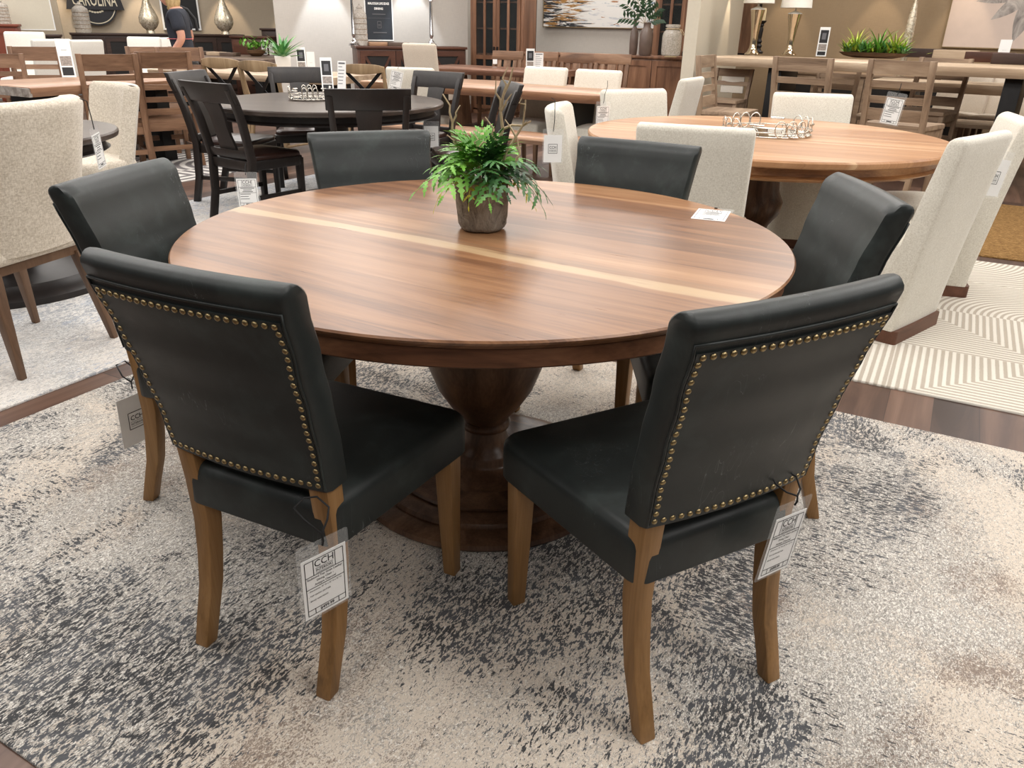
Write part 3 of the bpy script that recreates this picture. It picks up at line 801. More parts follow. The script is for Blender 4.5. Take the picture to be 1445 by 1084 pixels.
# ---------------------------------------------------------------- seats of the shop floor
def skirted_chair(m=None, h=.90, wide=.25, bow=.010):
    m = m or M['linen']
    t = thing('skirted_chair', '', 'chair')
    rs = []
    def ring(z, sq=1, ins=0):
        k = (z - .06)/(h - .06); y0 = .02 - .12*k**1.2; th = .12 - .045*k; hw = wide*(.94 + .06*k) - ins
        c = y0 + th/2; out = []
        for x, y in rrect(-hw, hw, y0, y0 + th, .014, 2):
            b = bow*(1 - (x/hw)**2)
            out.append((x, c + (y - c)*sq - b, z))
        # extra points along the long faces so the bow shows
        full = []
        for a, b in zip(out, out[1:] + out[:1]):
            full.append(a)
            if abs(a[0] - b[0]) > wide:
                for q in range(1, 10):
                    t_ = q/10; x = lerp(a[0], b[0], t_); full.append((x, lerp(a[1], b[1], t_) - bow*((1 - (x/hw)**2) - lerp(1 - (a[0]/hw)**2, 1 - (b[0]/hw)**2, t_)), z))
        return full
    for i in range(13): rs.append(ring(.06 + (h - .03 - .06)*i/12))
    for a in (25, 50, 70, 85): a = math.radians(a); rs.append(ring(h - .03 + .03*math.sin(a), max(.1, math.cos(a)), .016*(1 - math.cos(a))))
    MB().rings(rs).build('backrest', m, t, angle=45)
    poly = round_poly([(-.235, .05), (.235, .05), (.25, .30), (.17, .50), (-.17, .50), (-.25, .30)], [.02, .02, .12, .12, .12, .12], 5)
    cushion(poly, .06, .46, .03, .02, .004).build('seat', m, t, angle=60)
    MB().rings([[(x*.97, y*.97 + .005, z) for x, y in round_poly([(-.235, -.005), (.235, -.005), (.25, .30), (.17, .50), (-.17, .50), (-.25, .30)], [.02, .02, .12, .12, .12, .12], 5)] for z in (0, .062)]).build('plinth', M['plinth'], t)
    return t

def parsons_chair(m, h=.98, seat=.47, w=.23, legm=None):
    t = thing('parsons_chair', '', 'chair')
    rs = []
    def ring(z, sq=1, ins=0):
        k = (z - .38)/(h - .38); y0 = .02 - .11*k; th = .075; hw = w - ins
        c = y0 + th/2
        return [(x, c + (y - c)*sq, z) for x, y in rrect(-hw, hw, y0, y0 + th, .02, 3)]
    for i in range(9): rs.append(ring(.38 + (h - .03 - .38)*i/8))
    for a in (25, 50, 70, 86): a = math.radians(a); rs.append(ring(h - .03 + .03*math.sin(a), math.cos(a), .02*(1 - math.cos(a))))
    MB().rings(rs).build('backrest', m, t, angle=60)
    cushion(round_poly([(-.225, .03), (.225, .03), (.235, .50), (-.235, .50)], .03), .36, seat, .025, .012, .005).build('seat', m, t, angle=60)
    for x, y in ((-.2, .04), (.2, .04), (-.2, .46), (.2, .46)):
        MB().sweep([(x, y - (.03 if y < .1 else 0), 0), (x, y, .37)], [(.03, .03), (.042, .042)]).build('leg', legm or M['walnut_leg'], t)
    return t

def shell_chair():
    t = thing('upholstered_chair', '', 'chair')
    rs = []; n = 16
    def ring(z, sq=1, ins=0):
        k = (z - .40)/(1.0 - .40); hw = .27 + .03*k - ins; y0 = .03 - .15*k; pts = []
        for i in range(n + 1):
            s = -1 + 2*i/n; pts.append((s*hw, y0 + .10*abs(s)**2.6 + .04*(1 - sq), z))
        for i in range(n + 1):
            s = 1 - 2*i/n; pts.append((s*(hw - .055), y0 + .085 + .085*abs(s)**2.6 - .04*(1 - sq), z))
        return pts
    for i in range(11): rs.append(ring(.45 + .515*i/10))
    for a in (25, 50, 70, 86): a = math.radians(a); rs.append(ring(.965 + .035*math.sin(a), math.cos(a), .03*(1 - math.cos(a))))
    MB().rings(rs).build('backrest', M['boucle'], t, angle=70)
    cushion(round_poly([(-.25, .04), (.25, .04), (.27, .52), (-.27, .52)], .06), .42, .53, .035, .02, .03).build('seat', M['boucle'], t, angle=60)
    MB().rings([[(x, y, z) for x, y in round_poly([(-.22, .07), (.22, .07), (.24, .49), (-.24, .49)], .03)] for z in (.385, .43)]).build('seat_frame', M['walnut_leg'], t)
    for x, y in ((-.20, .08), (.20, .08), (-.225, .47), (.225, .47)):
        dx = .035*(1 if x > 0 else -1); dy = -.06 if y < .2 else .015
        MB().sweep([(x + dx, y + dy, 0), (x, y, .40)], [(.026, .026), (.05, .05)]).build('leg', M['walnut_leg'], t, bevel=.004)
    return t

def splat_chair():
    t = thing('splat_back_chair', '', 'chair')
    H = .92
    def yb(z): return interp([(0, -.035), (.2, .02), (.44, .045), (.7, -.005), (.92, -.085)], z)
    for sx in (-1, 1):
        zs = [0, .1, .2, .32, .44, .56, .68, .80, .88]
        MB().sweep([(sx*lerp(.185, .225, z/.88), yb(z), z) for z in zs], [(.036, .05)]*3 + [(.038, .052)]*6).build('leg', M['ebony'], t, bevel=.006)
        MB().sweep([(sx*.205, .44, 0), (sx*.205, .44, .42)], [(.034, .034), (.046, .046)]).build('leg', M['ebony'], t, bevel=.006)
        MB().bar((sx*.19, .03, .19), (sx*.205, .44, .19), .022, .03).build('stretcher', M['ebony'], t, bevel=.004)
    def curve(z0, z1, hw, bow, th, name, crown=0):
        rs = []
        for i in range(13):
            s = -1 + 2*i/12; x = s*hw; b = bow*(1 - s*s); top = z1 + crown*(1 - s*s)
            rs.append([(x, yb(z0) - b - th/2, z0), (x, yb(z0) - b + th/2, z0), (x, yb(top) - b + th/2, top), (x, yb(top) - b - th/2 - .006, top)])
        return MB().rings(rs).build(name, M['ebony'], t, bevel=.006, bang=45)
    curve(.795, .92, .252, .022, .03, 'crest_rail')
    curve(.445, .50, .19, .01, .026, 'lower_rail')
    rs = []
    for i in range(9):
        z = .47 + .35*i/8; hw = interp([(.47, .085), (.64, .068), (.82, .082)], z); b = .018*(z - .44)/.4
        rs.append([(-hw, yb(z) - b - .008, z), (hw, yb(z) - b - .008, z), (hw, yb(z) - b + .010, z), (-hw, yb(z) - b + .010, z)])
    MB().rings(rs).build('splat', M['ebony'], t, angle=40)
    poly = round_poly([(-.20, .03), (.20, .03), (.235, .48), (-.235, .48)], [.02, .02, .06, .06])
    MB().rings([[(x, y, z) for x, y in poly] for z in (.37, .432)]).build('seat_frame', M['ebony'], t, bevel=.006)
    cushion(round_poly([(-.185, .06), (.185, .06), (.222, .468), (-.222, .468)], .05), .43, .468, .02, .022, .002).build('seat', M['brown_leather'], t, angle=60)
    return t

def ladder_chair(name, mp, mx, h=1.0, seat=.47, crest=.12, slats=((.155, .205), (.27, .325), (.365, .455)), bar=False, lean=.09):
    t = thing(name, '', 'bar stool' if bar else 'chair')
    W = .235 if bar else .215
    def yb(z): return interp([(0, -.02), (seat*.6, .03), (seat, .035), (h, .035 - lean)], z)
    for sx in (-1, 1):
        zs = [0, seat*.5, seat] + [seat + (h - seat)*i/4 for i in range(1, 5)]
        MB().sweep([(sx*W, yb(z), z) for z in zs], [(.042, .042)]*2 + [(.042, .046)]*5).build('post', mp, t, bevel=.003)
        MB().sweep([(sx*W, .43, 0), (sx*W, .43, seat - .02)], [(.042, .042)]*2).build('leg', mp, t, bevel=.003)
    def rail(z0, z1, nm, th=.022):
        bow = .012; rs = []
        for i in range(7):
            s = -1 + 2*i/6; x = s*(W - .02)
            rs.append([(x, yb(z0) - bow*(1 - s*s) - th/2, z0), (x, yb(z0) - bow*(1 - s*s) + th/2, z0), (x, yb(z1) - bow*(1 - s*s) + th/2, z1), (x, yb(z1) - bow*(1 - s*s) - th/2, z1)])
        MB().rings(rs).build(nm, mx, t)
    rail(h - crest, h - .004, 'crest_rail', .028)
    for a, b in slats: rail(h - b, h - a, 'slat')
    poly = round_poly([(-W - .017, .03), (W + .017, .03), (W + .023, .47), (-W - .023, .47)], .012, 2)
    MB().rings([[(x, y, seat - .035) for x, y in poly], [(x, y, seat - .012) for x, y in poly], [(x*.98, y, seat) for x, y in poly]]).build('seat', mx, t)
    MB().box(-W, W, .415, .437, seat - .10, seat - .035).build('apron', mx, t); MB().box(-W, W, .02, .042, seat - .10, seat - .035).build('apron', mx, t)
    zs = (.30, .18) if bar else (.16, .16)
    for sx in (-1, 1):
        MB().bar((sx*W, .0, zs[0]), (sx*W, .43, zs[0]), .022, .04).build('stretcher', mx, t)
        MB().box(sx*W - .011, sx*W + .011, .03, .43, seat - .10, seat - .035).build('apron', mx, t)
    MB().box(-W, W, .42, .442, zs[1] + .04, zs[1] + .085).build('stretcher', mx, t)
    MB().box(-W, W, .0, .022, zs[1], zs[1] + .04).build('stretcher', mx, t)
    return t

def mission_chair():
    t = thing('slat_back_chair', '', 'chair'); h = .98; W = .21; mp, mx = M['sheesham'], M['sheesham_x']
    def yb(z): return interp([(0, -.01), (.46, .03), (h, -.07)], z)
    for sx in (-1, 1):
        MB().sweep([(sx*W, yb(z), z) for z in (0, .23, .46, .7, h - .11)], [(.045, .045)]*5).build('post', mp, t)
        MB().sweep([(sx*W, .42, 0), (sx*W, .42, .43)], [(.045, .045)]*2).build('leg', mp, t)
        MB().bar((sx*W, 0, .18), (sx*W, .42, .18), .02, .04).build('stretcher', mx, t)
    MB().hexa([(-.25, yb(h - .12) - .014, h - .12), (.25, yb(h - .12) - .014, h - .12), (.25, yb(h - .12) + .014, h - .12), (-.25, yb(h - .12) + .014, h - .12)],
              [(-.25, yb(h) - .014, h), (.25, yb(h) - .014, h), (.25, yb(h) + .014, h), (-.25, yb(h) + .014, h)]).build('crest_rail', mx, t, bevel=.004)
    MB().box(-W, W, .0, .022, .54, .59).build('lower_rail', mx, t)
    for x, w in ((-.125, .03), (0, .055), (.125, .03)):
        MB().bar((x, .012, .57), (x, yb(h - .1), h - .1), w*2, .016, (0, 1, .1)).build('slat', mp, t)
    MB().box(-.235, .235, .0, .47, .42, .465).build('seat', mx, t, bevel=.006)
    return t

def cross_chair():
    t = thing('cross_back_chair', '', 'chair'); h = .88; m = M['xchair']
    def yb(z): return interp([(0, -.06), (.44, .03), (h, -.05)], z)
    for sx in (-1, 1):
        MB().tube([(sx*interp([(0, .20), (.44, .185), (.75, .20), (h, .19)], z), yb(z), z) for z in (0, .15, .3, .44, .58, .7, .8, .855)], .018, 8).build('post', m, t)
        MB().tube([(sx*.20, .43, 0), (sx*.185, .40, .44)], [.015, .018], 8).build('leg', m, t)
    rs = []
    for i in range(11):
        s = -1 + 2*i/10; x = s*.205; y = yb(.86) - .03*(1 - s*s); zt = h - .02*abs(s)**3; zb = .79 + .025*abs(s)**2
        rs.append([(x, y - .010, zb), (x, y + .010, zb), (x, y + .010, zt), (x, y - .010, zt)])
    MB().rings(rs).build('crest_rail', m, t, bevel=.005)
    for sx in (-1, 1):
        MB().bar((sx*-.175, yb(.5), .47), (sx*.175, yb(.82) - .006*sx, .82), .03, .006, (0, 1, 0)).build('cross_bar', M['black'], t)
    cushion(round_poly([(-.2, .01), (.2, .01), (.215, .43), (-.215, .43)], .06), .43, .462, .012, .004, .008).build('seat', m, t)
    for sx in (-1, 1): MB().tube([(sx*.19, .0, .2), (sx*.19, .42, .2)], .01, 6).build('stretcher', m, t)
    return t

def cushioned_stool():
    t = ladder_chair('upholstered_bar_stool', M['greige'], M['greige_x'], 1.10, .74, .10, ((.155, .205),), True)
    MB().box(-.155, .155, -.045, -.015, .80, 1.0).build('back_pad', M['ivory'], t, bevel=.01)
    return t

# ---------------------------------------------------------------- tables and cabinets
def round_table(name, label, loc, R, mt, me, mleg, z=.762, ap=.1, base=.42, lip=True, group=None):
    t = thing(name, label, 'table', loc, 0, group)
    MB().lathe([(R - .02, z - .036), (R - .004, z - .03), (R, z - .018), (R, z - .008), (R - .006, z)], 96).build('tabletop', mt, t, angle=25)
    prof = [(R - .2, z - ap), (R - .07, z - ap), (R - .05, z - ap + .012), (R - .07, z - ap + .024), (R - .075, z - .036), (R - .2, z - .036)] if lip else [(R - .2, z - ap), (R - .03, z - ap), (R - .025, z - .036), (R - .2, z - .036)]
    rs = [[(r*math.cos(2*PI*j/80), r*math.sin(2*PI*j/80), h) for j in range(80)] for r, h in prof]; rs.append(rs[0])
    MB().rings(rs, caps=False).build('apron', me, t, angle=30)
    MB().lathe([(.24, z - ap), (.22, z - ap - .03), (.12, z - ap - .06), (.13, .46), (.16, .40), (.15, .34), (.10, .27), (.085, .22), (.11, .19), (.10, .16), (.13, .14), (.13, .10)], 40).build('column', mleg, t, angle=45)
    MB().lathe([(base, 0), (base, .03), (base - .03, .05), (base - .05, .055), (base - .08, .085), (.14, .105)], 56).build('base', mleg, t, angle=40)
    return t

def slab_top(L, W, th, mt, me, parent, z, seed, wob=.03, name='tabletop'):
    r = random.Random(seed); ph = [r.uniform(0, 6) for _ in range(6)]
    def w(x, k): return wob*(math.sin(x*3.1 + ph[k]) * .5 + math.sin(x*7.3 + ph[k + 1])*.3 + math.sin(x*15 + ph[k + 2])*.12)
    n = 40; f = []; b = []
    for i in range(n + 1):
        x = -L/2 + L*i/n
        f.append((x, -W/2 + w(x, 0))); b.append((x, W/2 + w(x, 3)))
    out = f + b[::-1]
    def ring(k, h): return [(x, y - (k if y < 0 else -k)*-1 + (0), h) if False else (x, y + (k if y < 0 else -k), h) for x, y in out]
    top = MB().rings([ring(.03, z - th), ring(.012, z - th*.7), ring(.0, z - th*.35), ring(.004, z - .006), ring(.012, z)]).build(name, mt, parent, angle=40)
    return top

def slab_table(name, label, cat, loc, rz, L, W, z, th, mt, me, seed, legs='metal', lm=None, group=None, inset=.35, xs=None):
    t = thing(name, label, cat, loc, rz, group)
    slab_top(L, W, th, mt, me, t, z, seed)
    lm = lm or M['black']
    for x in xs or (-(L/2 - inset), L/2 - inset):
        if legs == 'metal':
            zt = z - th
            mb = MB()
            fr = [(-W*.36, 0), (W*.36, 0), (W*.36, zt), (-W*.36, zt)]
            o = [(y, h) for y, h in fr]; i_ = [(y*.80, .045 if h == 0 else h - .045) for y, h in fr]
            mb.rings([[(x - .045, y, h) for y, h in o], [(x + .045, y, h) for y, h in o], [(x + .045, y, h) for y, h in i_], [(x - .045, y, h) for y, h in i_], [(x - .045, y, h) for y, h in o]], caps=False)
            mb.build('leg', lm, t, smooth=False)
        elif legs == 'post':
            MB().box(x - .07, x + .07, -W*.30, W*.30, 0, z - th).build('leg', lm, t, bevel=.004)
        elif legs == 'trestle':
            MB().hexa([(x - .06, -W*.36, 0), (x + .06, -W*.36, 0), (x + .06, W*.36, 0), (x - .06, W*.36, 0)], [(x - .06, -W*.22, z - th), (x + .06, -W*.22, z - th), (x + .06, W*.22, z - th), (x - .06, W*.22, z - th)]).build('leg', lm, t)
    return t

def sideboard(name, label, cat, loc, rz, L, D, H, m, doors=4, style='plain', group=None, top_over=.02, topm=None):
    """front faces local -y, origin at the middle of the front edge on the floor"""
    t = thing(name, label, cat, loc, rz, group)
    MB().box(-L/2, L/2, .012, D, .08, H - .035).build('body', m, t, bevel=.003)
    MB().box(-L/2 - top_over, L/2 + top_over, -top_over, D, H - .035, H).build('top', topm or m, t, bevel=.006)
    MB().box(-L/2 + .03, L/2 - .03, .03, D - .02, 0, .08).build('plinth', m, t)
    dw = (L - .06)/doors
    for i in range(doors):
        x0 = -L/2 + .03 + dw*i + .006; x1 = x0 + dw - .012; z0, z1 = .11, H - .06
        if style == 'drawer':
            for k in range(3):
                a = z0 + (z1 - z0)*k/3 + .006; b = z0 + (z1 - z0)*(k + 1)/3 - .006
                d = MB().box(x0, x1, -.008, .014, a, b).build('drawer', m, t, bevel=.004)
                MB().box((x0 + x1)/2 - .05, (x0 + x1)/2 + .05, -.026, -.008, (a + b)/2 - .008, (a + b)/2 + .008).build('handle', M['black'], d)
            continue
        st = .07
        rr = [[(x, -.010, z) for x, z in ((x0, z0), (x1, z0), (x1, z1), (x0, z1))], [(x, -.010, z) for x, z in ((x0 + st, z0 + st), (x1 - st, z0 + st), (x1 - st, z1 - st), (x0 + st, z1 - st))],
              [(x, .012, z) for x, z in ((x0 + st, z0 + st), (x1 - st, z0 + st), (x1 - st, z1 - st), (x0 + st, z1 - st))], [(x, .012, z) for x, z in ((x0, z0), (x1, z0), (x1, z1), (x0, z1))]]
        rr.append(rr[0])
        d = MB().rings(rr, caps=False).build('door', m, t, smooth=False)
        pm = M['dark'] if style in ('cross', 'glass') else m
        MB().box(x0 + st, x1 - st, .004, .010, z0 + st, z1 - st).build('door_panel', pm, d)
        if style == 'cross':
            for q in (0, 1):
                a = (x0 + st, -.004, z0 + st if q else z1 - st); b = (x1 - st, -.004, z1 - st if q else z0 + st)
                MB().bar(a, b, .014, .035, (0, 0, 1)).build('cross_bar', m, d)
        xk = x1 - .035 if i % 2 == 0 else x0 + .035
        MB().box(xk - .008, xk + .008, -.030, -.010, (z0 + z1)/2 - .05, (z0 + z1)/2 + .05).build('handle', M['black'], d)
    return t

def hutch(label, loc, rz, W, D, H, doors=2, side_glass=True):
    t = thing('display_cabinet', label, 'cabinet', loc, rz)
    m = M['hutch']
    MB().box(-W/2, W/2, D - .02, D, 0, H).build('back_board', M['dark'], t)
    for sx in (-1, 1): MB().box(sx*W/2 - (.05 if sx > 0 else 0), sx*W/2 + (0 if sx > 0 else .05), .0, .06, 0, H).build('post', m, t, bevel=.004)
    for sx in (-1, 1): MB().box(sx*W/2 - (.022 if sx > 0 else 0), sx*W/2 + (0 if sx > 0 else .022), .06, D, 0, H).build('side_panel', m, t)
    for z in (.06, .46, .86, 1.22, 1.58, 1.95): MB().box(-W/2 + .022, W/2 - .022, .03, D - .02, z, z + .022).build('shelf', m, t)
    MB().box(-W/2 - .03, W/2 + .03, -.03, D, H, H + .06).build('cornice', m, t, bevel=.008)
    MB().box(-W/2, W/2, 0, D, 0, .06).build('plinth', m, t)
    dw = (W - .10)/doors
    for i in range(doors):
        x0 = -W/2 + .05 + dw*i + .002; x1 = x0 + dw - .004; z0, z1 = .08, H - .03; st = .055
        holes = [(z0 + st, .80), (.86, z1 - st)]
        mb = MB()
        zs = [z0, z0 + st, .80, .86, z1 - st, z1]
        out = [(x0, z0), (x1, z0), (x1, z1), (x0, z1)]
        mb.box(x0, x0 + st, -.012, .01, z0, z1); mb.box(x1 - st, x1, -.012, .01, z0, z1)
        for a, b in ((z0, z0 + st), (.80, .86), (z1 - st, z1)): mb.box(x0 + st, x1 - st, -.0118, .01, a, b)
        xm = (x0 + x1)/2
        for a, b in holes: mb.box(xm - .02, xm + .02, -.0116, .009, a, b)
        d = mb.build('door', m, t, smooth=False)
        MB().box(x0 + st, x1 - st, -.002, .002, .86, z1 - st).build('pane', M['glass'], d, smooth=False)
        MB().box(x0 + st, x1 - st, -.002, .002, z0 + st, .80).build('pane', M['glass'], d, smooth=False)
        xk = x1 - .026 if i % 2 == 0 else x0 + .026
        MB().box(xk - .01, xk + .01, -.034, -.012, .84, .98).build('handle', M['black'], d)
    return t

# ---------------------------------------------------------------- small things
def lathe_thing(name, label, cat, loc, parts, group=None, n=28):
    t = thing(name, label, cat, loc, 0, group)
    for nm, m, prof in parts: MB().lathe(prof, n).build(nm, M[m], t, angle=45)
    return t

def pear_lamp(label, loc, s, group):
    t = lathe_thing('table_lamp', label, 'lamp', loc, [
        ('base', 'mercury', [(.075*s, 0), (.07*s, .03*s), (.06*s, .05*s), (.12*s, .10*s), (.165*s, .18*s), (.16*s, .26*s), (.12*s, .36*s), (.075*s, .46*s), (.045*s, .56*s), (.035*s, .62*s)]),
        ('neck', 'nickel', [(.02*s, .62*s), (.02*s, .70*s)])], group)
    MB().lathe([(.20*s, .68*s), (.16*s, .98*s), (.155*s, .98*s), (.195*s, .685*s)], 32).build('lamp_shade', M['shade'], t, angle=45)
    return t

def trumpet_lamp(label, loc, h, group):
    t = lathe_thing('table_lamp', label, 'lamp', loc, [
        ('base', 'gold_mirror', [(.085, 0), (.085, .008), (.06, .03), (.042, .07), (.036, .12), (.038, .18), (.05, h*.6), (.072, h*.86), (.078, h*.93)]),
        ('cap', 'white_pot', [(.08, h*.93), (.074, h*.95), (.03, h*.985), (.012, h)]), ('neck', 'nickel', [(.01, h), (.01, h + .05)])], group)
    MB().lathe([(.17, h + .03), (.15, h + .28), (.147, h + .28), (.166, h + .034)], 32).build('lamp_shade', M['shade'], t, angle=45)
    return t

def bottle_lamp(label, loc, h):
    t = lathe_thing('table_lamp', label, 'lamp', loc, [
        ('base', 'mercury', [(.055, 0), (.055, .01), (.022, .03), (.020, .07), (.032, .12), (.048, h*.35), (.052, h*.55), (.045, h*.75), (.026, h*.92), (.02, h)]), ('neck', 'nickel', [(.02, h), (.012, h + .06)])])
    MB().lathe([(.15, h + .05), (.13, h + .3), (.127, h + .3), (.146, h + .054)], 32).build('lamp_shade', M['shade'], t, angle=45)
    return t

def stick_lamp(label, loc, h, group):
    t = lathe_thing('table_lamp', label, 'lamp', loc, [
        ('base', 'chrome', [(.085, 0), (.085, .012), (.07, .02), (.075, .03), (.05, .045), (.045, .06), (.022, .085), (.018, .11), (.03, .13)]),
        ('stem', 'chrome', [(.03, .13), (.034, .14), (.030, .16), (.022, h*.9), (.020, h)]),
        ('neck', 'chrome', [(.020, h), (.034, h + .006), (.034, h + .03), (.018, h + .05), (.014, h + .13)])], group)
    MB().lathe([(.17, h + .11), (.15, h + .34), (.147, h + .34), (.166, h + .114)], 32).build('lamp_shade', M['shade'], t, angle=45)
    return t

def candlestick(label, loc, h, candle=True, group=None):
    p = [('stem', 'ebony', [(.06, 0), (.06, .02), (.035, .035), (.028, .06), (.04, .085), (.022, .11), (.036, .135), (.020, .16), (.024, h*.5), (.03, h*.75), (.02, h*.82), (.034, h*.86), (.028, h*.9), (.05, h*.965), (.052, h)])]
    if candle: p.append(('candle', 'candle', [(.036, h), (.036, h + .12), (.028, h + .135), (.004, h + .137)]))
    return lathe_thing('candlestick', label, 'candlestick', loc, p, group)

def glass_bottle(label, loc, h, r, group=None):
    t = thing('lidded_glass_jar', label, 'jar', loc, 0, group)
    rs = []
    for i in range(15):
        z = h*.74*i/14; k = 1 if i % 2 else .975
        rs.append((r*k, z))
    prof = [(r*.95, 0)] + rs[1:] + [(r*.92, h*.78), (r*.55, h*.86), (r*.40, h*.88), (r*.40, h*.91)]
    MB().lathe(prof, 14).build('jar', M['frost'], t, angle=25)
    for k in range(1, 6):
        MB().lathe([(r*1.0, h*.13*k), (r*1.02, h*.13*k + .004), (r*1.0, h*.13*k + .008)], 14, caps=False).build('band', M['greige_x'], t, angle=25)
    MB().lathe([(r*.48, h*.90), (r*.50, h*.92), (r*.2, h*.95), (r*.08, h*.96), (r*.13, h*.975), (r*.1, h), (.004, h*1.005)], 14).build('lid', M['frost'], t, angle=40)
    return t

def info_card(label, loc, rz, w=.085, h=.24, kind='photo', group='standing product cards', lean=-.16, scale=1):
    t = thing('info_card', label, 'sign card', loc, 0, group)
    t.rotation_euler = (0, 0, rz); t.scale = (scale,)*3
    hh = h; dy = math.sin(-lean)*h
    def P(x, z, o=0): return (x, z*math.tan(-lean) + o, z)
    c = MB().hexa([P(-w/2, 0), P(w/2, 0), P(w/2, 0, .003), P(-w/2, 0, .003)], [P(-w/2, h), P(w/2, h), P(w/2, h, .003), P(-w/2, h, .003)]).build('card', M['paper'], t, smooth=False)
    def patch(nm, m, x0, x1, z0, z1, o=-.0012):
        MB().hexa([P(x0, z0, o), P(x1, z0, o), P(x1, z0, 0), P(x0, z0, 0)], [P(x0, z1, o), P(x1, z1, o), P(x1, z1, 0), P(x0, z1, 0)]).build(nm, m, c, smooth=False)
    q = w*.39
    if kind == 'photo':
        patch('print_block', M['ink'], -q, q, h*.46, h*.90); patch('photo', M['photo'], -q, q, h*.20, h*.42); patch('print_block', M['ink'], -q, q, h*.04, h*.17)
        patch('logo', M['ink_grey'], -q*.5, q*.5, h*.58, h*.80, -.0018)
    elif kind == 'photo_low':
        patch('photo', M['photo'], -q, q, h*.30, h*.55); patch('print_block', M['ink'], -q, q, h*.05, h*.26); patch('logo', M['ink_grey'], -q*.5, q*.5, h*.70, h*.71)
    elif kind == 'text':
        for k in range(6): patch('text_line', M['ink_grey'], -q, q*(.2 + .13*((k*5) % 6)), h*(.80 - .11*k), h*(.82 - .11*k))
        patch('print_block', M['ink_grey'], -q, q, h*.90, h*.95)
    else:
        mb = MB()
        patch('logo', M['ink_grey'], -q*.45, q*.45, h*.50, h*.505); patch('logo', M['ink_grey'], -q*.45, q*.45, h*.30, h*.305)
    MB().hexa([(-w/2, .0, 0), (w/2, .0, 0), (w/2, .075, 0), (-w/2, .075, 0)], [(-w/2, .0, .004), (w/2, .0, .004), (w/2, .075, .004), (-w/2, .075, .004)]).build('stand', M['vinyl'], t, smooth=False)
    return t

def wire_tray(label, loc, r, group='silver wire trays'):
    t = thing('wire_tray', label, 'tray', loc, 0, group)
    MB().lathe([(r, 0), (r, .008), (r - .008, .010), (r - .012, .006)], 64).build('rim', M['nickel'], t, angle=40)
    MB().lathe([(r - .012, .004), (r - .012, .0065), (.01, .0065)], 48).build('mirror_base', M['mirror'], t, angle=40)
    MB().loop([(r*math.cos(2*PI*i/56), r*math.sin(2*PI*i/56), .030) for i in range(56)], .0034).build('rail', M['nickel'], t, angle=80)
    n = 24
    for k in range(n):
        a0 = 2*PI*k/n
        if k % 6 in (3, 4, 5): 
            if k % 6 == 3:
                pts = [(r*math.cos(a0 + .13*math.sin(b)), r*math.sin(a0 + .13*math.sin(b)), .022 + .014*math.cos(b)) for b in [2*PI*i/12 for i in range(12)]]
                MB().loop(pts, .003).build('loop', M['nickel'], t, angle=80)
            continue
        w = 2*PI/n*.47; pts = []
        for i in range(14):
            b = 2*PI*i/14; a = a0 + w*math.cos(b); pts.append((r*math.cos(a), r*math.sin(a), .048 + .040*math.sin(b)))
        MB().loop(pts, .0034).build('loop', M['nickel'], t, angle=80)
    for k in range(4, n, 6):
        a0 = 2*PI*k/n
        MB().tube([(r*math.cos(a0 + j*.04), r*math.sin(a0 + j*.04), .064) for j in range(-4, 5)], .006, 7).build('handle', M['nickel'], t, angle=80)
    return t

def spiky(L, w, m, parent, n, base, up0, up1, rr, seed, name='leaf'):
    """rosette of sword leaves"""
    r = random.Random(seed)
    for k in range(n):
        a = 2.399963*k; e = lerp(up0, up1, k/n) + r.uniform(-.1, .1); l = L*r.uniform(.8, 1.1)
        pts = []
        for i in range(6):
            u = i/5; el = e - .5*u*u*(1 - up0*.3)
            pts.append((l*u*math.cos(el), l*u*math.sin(el) if False else l*u*math.sin(e) - l*.18*u*u*math.cos(e)))
        v = []; f = []
        for i, (d, z) in enumerate(pts):
            ww = w*(1 - (i/5)**2)*(.7 + .6*(i/5)*(1 - i/5)*2)
            v += [(d, -ww/2, z + .1*ww), (d, 0, z - .12*ww), (d, ww/2, z + .1*ww)]
        for i in range(5):
            q = 3*i; f += [(q, q+1, q+4, q+3), (q+1, q+2, q+5, q+4)]
        mb = MB().add(v, f)
        o = mb.build(name, m, parent, angle=80)
        o.location = base; o.rotation_euler = (0, 0, a)

def leaf_clump(parent, m, center, spread, n, l, seed, name='leaf'):
    r = random.Random(seed)
    for k in range(n):
        p = Vector((r.gauss(0, spread[0]), r.gauss(0, spread[1]), abs(r.gauss(0, spread[2])))) + Vector(center)
        a = r.uniform(0, 2*PI); e = r.uniform(.1, 1.1); ll = l*r.uniform(.7, 1.2)
        d = Vector((math.cos(a)*math.cos(e), math.sin(a)*math.cos(e), math.sin(e))); s = d.cross(Vector((0, 0, 1))).normalized()
        v = [p, p + d*ll*.45 + s*ll*.22, p + d*ll, p + d*ll*.45 - s*ll*.22, p + d*ll*.45 + Vector((0, 0, .04*ll))]
        MB().add([tuple(q) for q in v], [(0, 1, 4), (1, 2, 4), (2, 3, 4), (3, 0, 4)]).build(name, m, parent, angle=80)

def canvas(name, label, cat, c, rz, w, h, m, frame=None, d=.04, fw=.02):
    """picture standing in a vertical plane; c is the bottom centre, front towards local -y"""
    t = thing(name, label, cat, c, rz)
    MB().box(-w/2, w/2, -d + .004, 0, 0, h).build('picture', m, t, smooth=False)
    if frame:
        o = [(-w/2 - fw, -fw), (w/2 + fw, -fw), (w/2 + fw, h + fw), (-w/2 - fw, h + fw)]; i_ = [(-w/2, 0), (w/2, 0), (w/2, h), (-w/2, h)]
        rs = [[(x, -d, z) for x, z in o], [(x, -d, z) for x, z in i_], [(x, 0, z) for x, z in i_], [(x, 0, z) for x, z in o]]; rs.append(rs[0])
        MB().rings(rs, caps=False).build('frame', frame, t, smooth=False)
    return t

